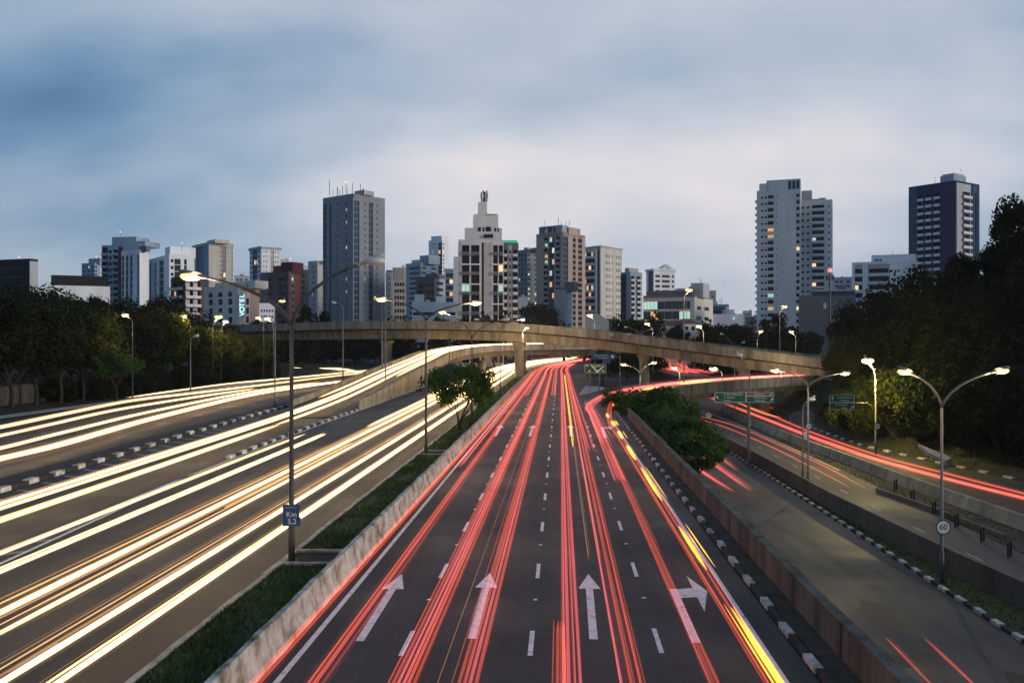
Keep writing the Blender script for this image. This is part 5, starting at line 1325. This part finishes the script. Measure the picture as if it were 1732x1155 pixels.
for lb, px, Y, hx, hy, s, en in (('lit lamp among the dark trees farthest left', 224, 118, 219, 537, 1.2, 450), ('lit lamp among the dark trees below the brown balconied block', 322, 150, 317, 538, 1.3, 500), ('very bright lamp cluster below the hotel, left head', 360, 165, 359, 543, 1.9, 600), ('very bright lamp cluster below the hotel, right head', 374, 168, 372, 549, 1.4, 400), ('bright lamp left of the near lamp post at the flyover end', 446, 178, 442, 541, 1.4, 700), ('bright lamp beside the near lamp post at the flyover end', 462, 180, 458, 543, 1.6, 700)):
    single(lb, px, Y, 0, hy+9, hx, hy, 2, en, s=s, r=.06, dark=True)
single('tall thin grey lamp pole by the ramp start with unlit arm, left one', 580, 150, 0.2, 519, 570, 512, 0, 0, r=.12)
single('tall thin grey lamp pole in front of the slab tower, middle one', 646, 158, 2.6, 516, 640, 508, 0, 0, r=.12)
single('tall thin grey lamp pole right of the slab tower, nearest the tan building', 652, 124, .6, 511, 645, 504, 1, 0, r=.1)
single('tall thin lamp pole on the divider left of the near lamp post', 465, 108, .2, 522, 470, 513, 1, 0, r=.1)
single('short lamp pole under the trees beside the panel wall', 322, 138, .1, 575, 326, 570, 0, 0, r=.1)
twin('twin arm unlit street lamp in front of the flyover right of centre', KX(1082, 168), 168, 0, 566, (1062, 553, 0, 0), (1098, 557, 0, 0), r=.07, s=.7)
twin('twin arm unlit street lamp before the flyover near the pale twin tower', KX(1243, 160), 160, LOW, 596, (1224, 566, 0, 0), (1254, 580, 0, 0), r=.07, s=.7)
twin('tall unlit twin arm street lamp before the flyover at the exit ramp', KX(1049, 155), 155, 0, 578, (1038, 566, 0, 0), (1060, 566, 0, 0), r=.07, s=.7)

# ------------------------------------------------------------------ signs
def plate(name, X, Y, z0, w, h, m, parent, th=.04, yoff=0, rim=None):
    mb = MB(); mb.box(X-w/2, X+w/2, Y+yoff-th, Y+yoff, z0, z0+h); o = mb.build(name, m, parent)
    if rim:
        mb = MB(); e = max(.03, h*.035)
        for (a, b2, c, d) in ((X-w/2, X+w/2, z0, z0+e), (X-w/2, X+w/2, z0+h-e, z0+h), (X-w/2, X-w/2+e, z0+e, z0+h-e), (X+w/2-e, X+w/2, z0+e, z0+h-e)):
            mb.box(a, b2, Y+yoff-th-.012, Y+yoff-th-.001, c, d)
        mb.build('border', rim, parent)
    return o
# kilometre sign on the near lamp post
Y = 32.4; X = KX(494.5, Y)
t = thing('kilometre_sign', 'blue kilometre sign reading Km 5,2 on the near median lamp post', 'sign', (X, Y, KZ(868, Y)))
mb = MB(); w, h = .58, .76; z0 = KZ(887, Y)
mb.box(X-w/2, X+w/2, Y-.22, Y-.18, z0, z0+h)
mb.box(X+w/2, X+w/2+.05, Y-.22, Y-.18, z0+.03, z0+.32)
mb.build('plate', M_SIGNB, t)
text('lettering', 'BAIRRO', .115, (X, Y-.225, z0+.65), mat('sign_faded', (.28, .34, .42), .6, 0), t)
text('lettering', 'Km', .27, (X+.02, Y-.225, z0+.41), M_SIGNW, t)
text('lettering', '5,2', .26, (X+.04, Y-.225, z0+.16), M_SIGNW, t)
mb = MB(); mb.box(X-.1, X+.06, Y-.178, Y+.12, z0+.3, z0+.36); mb.build('bracket', M_POLED, t)
def speed_sign(label, px, py, Y, r, zb, own=True):
    X, z = KX(px, Y), KZ(py, Y)
    t = thing('speed_limit_sign', label, 'sign', (X, Y, zb if own else z), 'round speed limit signs')
    def disc(name, rr_, y0, y1, m):
        mb = MB(); mb.tube([(X, y0, z), (X, y1, z)], rr_, 28); return mb.build(name, m, t)
    disc('plate', r, Y-.18, Y-.15, mat('sign_ring', (.06, .025, .025), .5, 0)); disc('face', r*.84, Y-.186, Y-.181, M_SIGNW)
    text('lettering', '60', r*1.12, (X, Y-.19, z+.03*r), M_BLACK, t)
    if own:
        mb = MB(); mb.tube([(X, Y-.1, zb), (X, Y-.1, z+r*.8)], .05, 8); mb.build('pole', M_METAL, t)
    else:
        mb = MB(); mb.box(X-.12, X+.12, Y-.149, Y+.05, z-.05, z+.05); mb.build('bracket', M_METAL, t)
    return t
speed_sign('large white round 60 sign with dark ring on the near right lamp post', 1593, 890, 49, .40, LOW, False)
speed_sign('small round speed sign beside the clump of trees on the divider wall', 1198, 702, 107, .42, LOW)
speed_sign('small round speed sign low on the lamp between the right roads', 1367, 720, 77.2, .26, LOW, False)
speed_sign('small round speed sign on the very bright lamp post', 1483, 720, 103.6, .36, LOW, False)
# double green sign over the lower road
Y = 94
t = thing('direction_sign', 'double green direction sign hung over the lower right road', 'sign', (KX(1262, Y), Y, LOW), 'green direction signs')
def P_(x, y, dy=0): return (KX(x, Y), Y+dy, KZ(y, Y))
mb = MB(); X = KX(1268, Y); mb.tube([(X, Y+.6, LOW), (X, Y+.6, KZ(660, Y))], .1, 10); mb.build('pole', M_METAL, t)
mb = MB(); mb.tube([(KX(1212, Y), Y+.3, KZ(671, Y)), (KX(1308, Y), Y+.3, KZ(671, Y))], .06, 8); mb.build('cross_beam', M_METAL, t)
plate('plate', KX(1235, Y), Y, KZ(680, Y), KX(1261, Y)-KX(1208, Y), KZ(663, Y)-KZ(680, Y), M_SIGNG, t, rim=M_SIGNW)
plate('plate', KX(1285.5, Y), Y, KZ(680, Y), KX(1309, Y)-KX(1262, Y), KZ(669.2, Y)-KZ(680, Y), M_SIGNG, t, rim=M_SIGNW)
plate('plate', KX(1285.5, Y), Y, KZ(669, Y), KX(1309, Y)-KX(1262, Y), KZ(663, Y)-KZ(669, Y), M_SIGNBR, t, rim=M_SIGNW)
LT = mat('sign_letter_white', (.7, .72, .66), .5, 0)
for s_, x, y in (('R. Sena Madureira', 1240, 666.5), ('V. Mariana', 1234, 671.5), ('Centro', 1230, 676.5)): text('lettering', s_, .26, P_(x, y, -.05), LT, t)
for s_, x, y in (('Ibirapuera', 1284, 666), ('Parque Ibirap.', 1286, 672.4), ('Congonhas', 1285, 677)): text('lettering', s_, .24, P_(x, y, -.05), LT, t)
def small_arrow(x, y, ang, s, parent, yy):
    mb = MB(); c, sn = math.cos(ang), math.sin(ang); X, Z = KX(x, yy), KZ(y, yy)
    def q(a, b2): return (X+(a*c-b2*sn)*s, yy-.055, Z+(a*sn+b2*c)*s)
    mb.quad(q(-.5, -.09), q(.1, -.09), q(.1, .09), q(-.5, .09)); mb.poly([q(.1, -.3), q(.55, 0), q(.1, .3)])
    mb.build('arrow_mark', LT, parent)
small_arrow(1213, 671.5, R(135), .42, t, Y); small_arrow(1305, 675, R(45), .4, t, Y); small_arrow(1304, 666, R(45), .3, t, Y)
# smaller green sign on an arm from the bright lamp
Y = 103
t = thing('direction_sign', 'smaller two panel green direction sign on an arm by the wooded bank', 'sign', (KX(1424, Y), Y, KZ(680, Y)), 'green direction signs')
plate('plate', KX(1424, Y), Y, KZ(680, Y), KX(1445, Y)-KX(1403, Y), KZ(667, Y)-KZ(680, Y), M_SIGNG, t, rim=M_SIGNW)
plate('plate', KX(1424, Y), Y, KZ(692, Y), KX(1445, Y)-KX(1403, Y), KZ(680.3, Y)-KZ(692, Y), M_SIGNG, t, rim=M_SIGNW)
mb = MB(); mb.tube([(KX(1430, Y), Y+.15, KZ(681, Y)), (KX(1468, Y), Y+.15, KZ(681, Y)), (KX(1476, Y), Y+.3, KZ(686, Y)), (KX(1481, Y), Y+.75, KZ(692, Y))], .06, 8); mb.build('arm', M_METAL, t)
for s_, x, y in (('Parque Ibirapuera', 1429, 671.5), ('V. Mariana', 1428, 676.5), ('Av. Ibirapuera', 1423, 684), ('Santos', 1428, 689)): text('lettering', s_, .24, P_(x, y, -.05), LT, t)
small_arrow(1408, 673, R(90), .45, t, Y); small_arrow(1441, 688, R(45), .4, t, Y)
# signs at the gore of the exit ramp
Y = 146
t = thing('direction_sign', 'green diagrammatic sign on short posts in the exit gore', 'sign', (KX(1007, Y), Y, 0), 'green direction signs')
plate('plate', KX(1007, Y), Y, KZ(630, Y), KX(1025, Y)-KX(989, Y), KZ(615.5, Y)-KZ(630, Y), M_SIGNG, t, rim=M_SIGNW)
for x in (998, 1014):
    mb = MB(); mb.tube([(KX(x, Y), Y+.1, -.05), (KX(x, Y), Y+.1, KZ(618, Y))], .07, 8); mb.build('post', M_METAL, t)
mb = MB(); yy = Y-.055
for a in (((1000, 617), (1011, 629), 2.4), ((1021, 619), (1010, 629), 2.4), ((1010, 630), (1010, 625), 4.5), ((1003, 620), (1016, 618), 1.4)):
    (x0, y0), (x1, y1), wd = a; p = Vector((KX(x0, Y), yy, KZ(y0, Y))); q_ = Vector((KX(x1, Y), yy-.001*wd, KZ(y1, Y))); d = (q_-p).normalized(); nn = Vector((-d.z, 0, d.x))*wd*Y/F/2
    mb.quad(p-nn, q_-nn, q_+nn, p+nn)
mb.build('diagram_mark', LT, t)
for x, y in ((993, 618), (997, 627), (1020, 627)):
    mb = MB(); mb.box(KX(x-1.5, Y), KX(x+1.5, Y), Y-.06, Y-.05, KZ(y+1.2, Y), KZ(y-1.2, Y)); mb.build('symbol_mark', LT, t)
Y = 152
t = thing('direction_sign', 'blue direction sign hung from a pole before the dark trees', 'sign', (KX(1049, Y), Y, 0), 'blue direction signs')
plate('plate', KX(1021, Y), Y, KZ(607.5, Y), KX(1041, Y)-KX(1001, Y), KZ(597.5, Y)-KZ(607.5, Y), M_SIGNB, t, rim=None)
plate('plate', KX(1026, Y), Y, KZ(614, Y), KX(1034, Y)-KX(1020, Y), KZ(607.8, Y)-KZ(614, Y), M_SIGNB, t)
mb = MB(); mb.tube([(KX(1049, Y), Y+.2, 0), (KX(1049, Y), Y+.2, KZ(600, Y))], .08, 8); mb.build('pole', M_METAL, t)
mb = MB(); mb.tube([(KX(1030, Y), Y+.1, KZ(603, Y)), (KX(1042, Y), Y+.1, KZ(602, Y)), (KX(1049, Y), Y+.2, KZ(605, Y))], .05, 8); mb.build('arm', M_METAL, t)
for s_, x, y in (('Praça da Bandeira', 1017, 600.5), ('R. Vergueiro', 1020, 604.6)): text('lettering', s_, .32, P_(x, y, -.05), mat('sign_letter_pale', (.5, .55, .62), .5, 0), t)
mb = MB(); mb.box(KX(1034, Y), KX(1038, Y), Y-.06, Y-.05, KZ(604.5, Y), KZ(600.5, Y)); mb.build('symbol_mark', LT, t)
# traffic counter head on a post left of the ramp bend
Y = 190; X = KX(760, Y)
t = thing('signal_post', 'post with a dark round signal head beside the bend of the rising ramp', 'sign', (X, Y, 3.2))
mb = MB(); mb.tube([(X, Y, 3.0), (X, Y, KZ(578, Y))], .09, 8); mb.build('pole', M_POLED, t)
mb = MB(); mb.tube([(X, Y-.1, KZ(576, Y)), (X, Y+.1, KZ(576, Y))], .5, 16); mb.build('signal_head', M_BLACK, t)
# yellow cabinet on the lamp pole
p = G(1358, 802, LOW); Y = 83.8
t = thing('junction_box', 'pale yellow control box fixed to the slim pole on the divider', 'box', (KX(1361, Y), Y, KZ(736, Y)))
mb = MB(); mb.box(KX(1358.5, Y)+.08, KX(1367, Y), Y-.25, Y-.02, KZ(742, Y), KZ(729, Y)); mb.build('case', CREAM, t)
mb = MB(); mb.box(KX(1360, Y)+.08, KX(1366, Y), Y-.27, Y-.251, KZ(741, Y), KZ(730.5, Y)); mb.build('door', mat('box_door', (.4, .33, .18), .6, .1, 4), t)
# pale slab lying on the right bank
a = [Vector((KX(x, 96), 96+dy, KZ(y, 96))) for x, y, dy in ((1553, 750, 0), (1562, 762, -1), (1592, 776, -1.2), (1611, 773, 0))]
t = thing('stone_ramp', 'pale tilted concrete slab lying at the edge of the wooded bank', 'slab', tuple(a[1]))
mb = MB(); up_ = Vector((0, 0, .35)); mb.hexa([a[0]-up_, a[1]-up_, a[2]-up_, a[3]-up_, a[0], a[1], a[2], a[3]]); mb.build('slab', mat('pale_slab', (.4, .4, .42), .8, .25, 1.5), t)
# small park lamp in the wood
Y = 118; X = KX(1558, Y)
t = thing('park_lamp', 'short pale garden lamp standing in the dark wood', 'lamp', (X, Y, KZ(690, Y)))
mb = MB(); mb.tube([(X, Y, KZ(700, Y)), (X, Y, KZ(657, Y))], .07, 8); mb.build('pole', M_HEAD, t); mb = MB(); mb.ellipsoid((X, Y, KZ(656, Y)), .32, .32, .2); mb.build('lens', M_LENSW, t)
# ------------------------------------------------------------------ light streaks of the traffic
def glow(name, col, s):
    """Light in the air: adds to what lies behind it."""
    m = bpy.data.materials.new(name); m.use_nodes = True; t = m.node_tree; t.nodes.clear()
    e = N(t, 'ShaderNodeEmission'); e.inputs[0].default_value = (*col, 1); e.inputs[1].default_value = s
    tr = N(t, 'ShaderNodeBsdfTransparent'); ad = N(t, 'ShaderNodeAddShader'); o = N(t, 'ShaderNodeOutputMaterial')
    t.links.new(e.outputs[0], ad.inputs[0]); t.links.new(tr.outputs[0], ad.inputs[1]); t.links.new(ad.outputs[0], o.inputs[0])
    return m
E_WH = glow('headlight_core', (1.0, 0.62, 0.22), 1.9)
E_WM = glow('headlight_warm', (1.0, 0.56, 0.20), 0.5)
E_WO = glow('headlight_amber', (0.9, 0.40, 0.12), 0.22)
E_RD = glow('taillight_red', (1.0, 0.125, 0.08), 0.21)
E_RP = glow('taillight_pink', (1.0, 0.16, 0.17), 0.27)
E_RO = glow('taillight_orange', (1.0, 0.12, 0.04), 0.19)
E_RK = glow('taillight_dim', (0.9, 0.11, 0.09), 0.12)
E_YE = glow('indicator_amber', (1.0, 0.44, 0.03), 1.0)
E_WG = glow('headlight_halo', (1.0, 0.55, 0.20), 0.04)
E_RG = glow('taillight_halo', (1.0, 0.12, 0.10), 0.02)
E_WS = glow('headlight_soft', (1.0, 0.68, 0.33), 0.5)
TM = [E_WH, E_WM, E_WO, E_RD, E_RP, E_RO, E_RK, E_YE, E_WG, E_RG, E_WS]
NS = 'traffic light streaks'
def streak(label, pts, strands, group, r0=0.09, rg=0.0014, name='light_streak', taper=True):
    """Light of one vehicle drawn along the road: strands of (lateral, height, thickness factor, material)."""
    base = catmull(pts, 7); mb = MB(); P = base
    rr = random.Random(len(label)*7+int(P[0].x*10))
    lats = [q[0] for q in strands if q[3] not in (1, 2)] or [strands[0][0]]; mid = sum(lats)/len(lats)
    kk = max(q[2] for q in strands)
    halo = [(mid, 0, kk*2.0 + (max(lats)-min(lats))/(2*(r0+rg*P[0].y)), 8 if strands[0][3] in (0, 1, 2, 7) else 9)]
    fine = []
    for (lat, dz, k, mi) in strands:                 # each lamp leaves a narrow core and several finer, fainter lines
        if mi == 0 and rr.random() < .3: mi = 10
        fine.append((lat, dz, k*.62, mi, 0.0, 1.0))
        if mi in (0, 10): fine += [(lat+rr.uniform(.5, .95)*sg*(r0+rg*P[0].y)*k, dz, k*rr.uniform(.3, .5), 10, 0.0, rr.choice((1.0, .8))) for sg in (-1, 1)]
        for q in range(2 if k > .5 else 1):
            a0 = rr.choice((0.0, 0.0, rr.uniform(.05, .5))); a1 = rr.choice((1.0, 1.0, rr.uniform(.55, .95)))
            fine.append((lat+rr.uniform(-2.6, 2.6)*(r0+rg*P[0].y)*max(k, .5), dz+rr.uniform(-.02, .1), k*rr.uniform(.14, .34), {0: rr.choice((1, 0, 1, 2)), 3: rr.choice((3, 5, 6)), 4: rr.choice((3, 4, 6))}.get(mi, mi), a0, a1))
    for (lat, dz, k, mi) in halo: fine.append((lat, dz, k*.8, mi, 0.0, 1.0))
    for (lat, dz, k, mi, a0, a1) in fine:
        L = []; rad = []; nP = len(P)
        i0, i1 = int(a0*(nP-1)), max(int(a0*(nP-1))+2, int(a1*(nP-1)))
        for i in range(i0, min(i1+1, nP)):
            p = P[i]
            t = P[min(i+1, nP-1)]-P[max(i-1, 0)]; t.z = 0; t.normalize()
            L.append(p+Vector((t.y, -t.x, 0))*lat+Vector((0, 0, dz)))
            r = (r0+rg*p.y)*k*rr.uniform(0.88, 1.12)
            if taper: r *= min(1.0, .06+.2*(i-i0), .06+.2*(min(i1, nP-1)-i))
            rad.append(r)
        mb.tube(L, rad, 8 if mi in (8, 9) else 6, mi, cap=False)
    return tag(mb.build(name, TM, None, True), label, 'light streak', group)
def opath(o0, o1, y0, y1, z, n=8, cut=None):
    return [(RX(o0+(o1-o0)*min(1, (y-14)/120), y), y, z) for y in [y0+(y1-y0)*(i/n)**1.5 for i in range(n+1)]]
core = lambda k=1: [(0, 0, k, 0)]
GW, GR = 'white headlight streaks', 'red tail light streaks'
# left road, first car pair nearest the median
def lw(label, o0, o1, y0, y1, st, r0=0.075, z=0.7): return streak(label, opath(o0, o1, y0, y1, z, 12), st, GW, r0, 0.0008)
lw('white headlight streak closest to the grass median', -10.75, -11.0, 15, 430, core()+[(0.16, .05, .22, 1), (-0.2, .02, .35, 2)])
lw('second white headlight streak from the grass median with thin amber lines above', -11.95, -12.5, 15, 430, core(1.1)+[(-.34, .1, .3, 1), (-.5, .12, .22, 2)])
lw('third white headlight streak from the grass median, broad and doubled', -13.95, -15.2, 20, 430, core(1.15)+[(-.3, .05, .4, 1), (-.52, .1, .3, 2), (-.7, .12, .2, 2)])
lw('fourth white headlight streak from the grass median with brown amber edges', -15.0, -16.3, 20, 430, core(1.1)+[(-.32, .08, .45, 1), (-.55, .1, .32, 2), (.26, 0, .3, 2)])
lw('fifth white headlight streak from the median, ending short of the lamp post', -17.5, -19.6, 20, 72, core(.75)+[(-.18, .02, .35, 1)])
lw('sixth white headlight streak from the median, beside the chevron markings', -18.9, -21.4, 20, 72, core(.7)+[(-.2, .02, .3, 2)])
lw('short thin white streak between the fourth and fifth headlight streaks', -15.6, -17.4, 78, 420, core(.8)+[(.2, 0, .4, 1)])
lw('thin amber streak above the broad doubled headlight streak', -14.5, -15.7, 40, 66, [(0, 0, .35, 1)])
lw('white headlight streak beyond the bend in the middle of the left road', -13.2, -13.6, 110, 470, core(1.1))
lw('white headlight streak beyond the bend on the far lane of the left road', -17.3, -17.6, 120, 470, core(1.1))
# ramp
def rs(label, d, i0, i1, st, r0=0.075):
    return streak(label, [p for p in rampC(d, 0.7)][i0:i1], st, GW, r0, 0.0006)
rs('thin white streak along the left side of the rising ramp', -1.7, 6, 20, core(.7)+[(.3, 0, .5, 1)])
rs('broad white streak along the middle of the rising ramp', -.35, 0, 20, core(1.0)+[(.3, 0, .5, 1), (-.3, .05, .4, 2)])
rs('white streak close beside the broad one on the rising ramp', .35, 0, 20, core(.8)+[(.22, 0, .4, 1)])
rs('white streak on the right of the ramp approach ending in a blunt tip', 1.9, 0, 5, core(1.0)+[(.25, 0, .45, 1), (-.35, 0, .5, 1)])
rs('white streak on the right of the ramp starting beyond the blunt tip', 1.7, 4, 20, core(.9)+[(-.3, 0, .4, 1)])
rs('white streak hugging the right parapet of the climbing ramp', 2.7, 8, 20, core(.8))
# outer left road
def pw(label, px, st, r0=0.09, z=0.7, g=GW): return streak(label, [G(x, y, z) for x, y in px], st, g, r0, 0.0007)
pw('broad white streak sweeping along the near lane of the outer left road', [(-80, 793), (0, 774), (102, 750), (260, 706), (419, 668), (520, 652), (610, 640)], core(1.1)+[(.5, 0, .7, 0), (-.5, 0, .5, 1), (.9, 0, .35, 2)])
pw('white streak just above the broad near lane streak of the outer left road', [(-80, 774), (0, 757), (120, 727), (270, 692), (430, 661), (540, 646)], core(.9)+[(.4, 0, .5, 1)])
pw('white streak along the far lane of the outer left road below the trees', [(-60, 733), (0, 722), (110, 699), (223, 677), (330, 664), (430, 652), (560, 636), (640, 627)], core(1.1)+[(.5, 0, .5, 1), (-.6, 0, .4, 2)])
pw('thin white streak in the far lane, lower of the two by the tree trunks', [(-60, 748), (0, 736), (90, 716), (200, 692), (330, 671), (430, 657)], core(.75)+[(.4, 0, .5, 1)])
pw('white streak nearest the concrete panel wall under the trees', [(215, 672), (300, 660), (400, 647), (500, 638), (600, 628), (640, 624)], core(.8))
pw('bright short streak under the flyover left of the ramp', [(540, 622), (580, 624), (612, 629), (645, 622)], core(1.0), 0.2)
pw('faint distant streak among the trees under the flyover', [(420, 622), (455, 620), (510, 622)], core(.6), 0.12)
# main road, red
def rl(label, o0, o1, y0, y1, st, r0=0.043, z=0.8, rg=0.0010): return streak(label, opath(o0, o1, y0, y1, z, 12), st, GR, r0, rg*.45)
def band(w, ms, k=1.0): 
    n = len(ms); return [((-w/2 + w*i/max(1, n-1)), 0.012*(i % 2), k, m) for i, m in enumerate(ms)]
rl('orange red streak running right beside the stained concrete barrier', -6.42, -6.2, 14, 240, band(.13, (5, 5, 6), 1.2))
rl('red streak in the left lane passing the left white arrow', -5.16, -5.0, 14, 300, band(.3, (5, 3, 6), 1.0))
rl('short red streak beside the left edge line further up the road', -5.9, -5.7, 52, 260, band(.2, (3, 4), 1.0))
rl('broad pink red streak left of the second white arrow', -3.3, -3.2, 14, 420, band(.44, (3, 4, 4, 3, 5), 1.15))
rl('thin red streak on the left dashed line', -3.62, -3.6, 14, 200, [(0, 0, .5, 5), (1.0, -.1, .16, 2)])
rl('red streak brushing the right of the second white arrow', -1.95, -1.98, 14, 420, band(.36, (5, 3, 4, 3), 1.1))
rl('pink red streak just right of the centre dashes, doubled', 0.25, 0.38, 14, 300, band(.36, (3, 4, 6, 4), 1.05))
rl('short red streak stub starting at the bottom beside the doubled pink one', 0.02, 0.05, 14, 23.5, band(.14, (5, 3), 1.1))
rl('pink red double streak right of the third white arrow', 1.5, 1.62, 14, 300, band(.42, (4, 3, 5), 1.0))
rl('thin amber streak in the lane of the third white arrow', 0.95, 0.98, 30, 110, [(0, 0, .25, 2), (.4, 0, .2, 2)])
rl('amber broken streak in the third lane far up the road', 0.85, 0.95, 62, 200, [(0, 0, .7, 7)])
rl('red streak in the right lane past the turn arrow', 3.25, 3.42, 14, 62, band(.16, (3, 5), 1.0))
rl('broad pink streak in the right lane starting half way up the road', 3.05, 3.3, 47, 110, band(.5, (4, 3, 4), 1.1))
rl('pink streak right of the dashes running on towards the bend', 2.25, 1.9, 60, 300, band(.3, (4, 4), 1.0))
rl('pink streak in the middle lane of the far bend', -0.6, -0.9, 120, 430, band(.5, (4, 3, 4), 1.0))
rl('red streak along the left lane of the far bend', -4.6, -4.6, 120, 430, band(.5, (4, 3, 4), 1.0))
# right lane out onto the exit ramp
r2p = [p for p in ramp2(0.9, 0.8)]
head = [(RX(4.5, y), y, 0.8) for y in (14, 24, 36, 50, 66, 82)]
streak('orange red streak along the right edge line curving onto the exit ramp', head + r2p[1:-1], band(.2, (5, 3), 1.0), GR, .045, .0006)
streak('pink streak curving from the right lane onto the exit ramp', [(RX(3.3, y), y, .8) for y in (62, 80, 92)] + ramp2(-1.3, .8)[1:-1], band(.6, (4, 3, 4), 1.1), GR, .045, .0008)
streak('broad red streak along the middle of the exit ramp', ramp2(-0.2, .8)[3:-1], band(.7, (4, 4, 3), 1.2), GR, .05, .0009)
def yl(y0, y1): return [(RX(4.62, y), y, 0.83) for y in (y0, (y0+y1)/2, y1)]
for k, (y0, y1) in enumerate(((14.5, 24.6), (28.6, 35.5), (41, 52), (55, 63), (67, 73), (77, 82), (86, 90))):
    streak('%s amber indicator flash streak from the bottom along the right edge line' % ('first', 'second', 'third', 'fourth', 'fifth', 'sixth', 'seventh')[k], yl(y0, y1), [(0, 0, 1.0, 7)], 'amber indicator streaks', .075, .0012)
q = catmull(ramp2(1.25, .85), 4)
for k, (a, b) in enumerate(((5, 6), (7, 8), (9, 10), (11, 12), (14, 16), (18, 21))):
    streak('%s amber flash streak in the curve of the exit ramp, counted from the nearest' % ('first', 'second', 'third', 'fourth', 'fifth', 'sixth')[k], q[a:b+1], [(0, 0, .8, 7)], 'amber indicator streaks', .07, .0012)
# right-hand lower roads
def pr(label, px, st, r0=.05, z=LOW+.8, rg=.0011): return streak(label, [G(x, y, z) for x, y in px], st, GR, r0, rg*.45)
pr('left of the two thin red streaks at the bottom of the service road', [(1497, 1076), (1535, 1115), (1600, 1182)], [(0, 0, .8, 5)])
pr('right of the two thin red streaks at the bottom of the service road', [(1563, 1078), (1610, 1122), (1680, 1188)], [(0, 0, .7, 5)])
pr('left short red streak on the service road beside the bushes', [(1130, 745), (1180, 790), (1244, 832)], band(.16, (3, 4), 1.3))
pr('right short red streak on the service road beside the bushes', [(1150, 740), (1215, 790), (1272, 830)], band(.16, (3, 4), 1.3))
pr('third thin red streak on the service road nearest its kerb', [(1165, 738), (1210, 768), (1247, 795)], band(.1, (3, 5), 1.0))
pr('lower thin red streak on the lit lower road', [(1160, 704), (1210, 716), (1290, 748), (1380, 793), (1440, 825)], [(0, 0, .9, 5)])
pr('upper thin red streak on the lit lower road', [(1165, 700), (1240, 718), (1330, 757), (1400, 790), (1466, 826)], [(0, 0, .9, 5)])
pr('broad red streak sweeping along the outer right road', [(1225, 681), (1295, 708), (1369, 737), (1430, 759), (1480, 776), (1600, 809), (1732, 842), (1830, 866)], band(.8, (3, 4, 3, 5), 1.2), .06)
pr('thin red streak above the broad one on the outer right road', [(1245, 680), (1300, 700), (1369, 729), (1480, 768), (1600, 800), (1732, 834), (1830, 858)], band(.2, (3, 5), 1.0), .05)
pr('red streak emerging under the exit ramp behind the green sign', [(1183, 664), (1205, 672), (1222, 680)], band(.9, (3, 4, 3), 1.3), .06)
pr('amber red streak behind the right green sign', [(1248, 680), (1290, 698), (1322, 706)], band(.3, (5, 2), 1.0), .05)
pr('thin amber red streak right of the double green sign', [(1285, 682), (1300, 688), (1308, 690)], [(0, 0, 1, 5)], .05)
# far road streaks
def fs(label, d): 
    c = catmull(fr, 5); o = []
    for i, p in enumerate(c):
        t = c[min(i+1, len(c)-1)]-c[max(i-1, 0)]; t.z = 0; t.normalize(); o.append(p+Vector((t.y, -t.x, 0))*d+Vector((0, 0, .9)))
    streak(label, o, band(.6, (4, 3), 1.2), GR, .12, .0008)
fs('red streak on the left of the far curving road under the flyover', 3.0)
fs('red streak on the middle of the far curving road under the flyover', 0.3)
fs('red streak on the right of the far curving road under the flyover', -3.0)
streak('white streak along the lower deck behind the pillar', rampC(1.5, .8)[13:], core(.9), GW, .1, .0006)
mbp_ = [(RX(-8.0+i*2.2, y), y, .8) for i, y in enumerate((300, 330, 360, 400, 450))]
streak('broad glowing white streak beyond the bend below the flyover', [(RX(-12, y), y, .9) for y in (235, 270, 310, 360, 420, 470)], core(1.6)+[(1.5, 0, 1.2, 0), (-1.5, 0, 1, 1)], GW, .12, .0008)

# ------------------------------------------------------------------ the evening air
m = bpy.data.materials.new('haze'); m.use_nodes = True; t_ = m.node_tree; t_.nodes.clear()
v = N(t_, 'ShaderNodeVolumePrincipled'); v.inputs['Color'].default_value = (.78, .86, 1.0, 1); v.inputs['Density'].default_value = 0.00008; v.inputs['Anisotropy'].default_value = 0.3
o_ = N(t_, 'ShaderNodeOutputMaterial'); t_.links.new(v.outputs[0], o_.inputs['Volume'])
mb = MB(); mb.box(-2600, 2600, -120, 3600, -8, 150); hz = mb.build('haze', m); hz['kind'] = 'stuff'
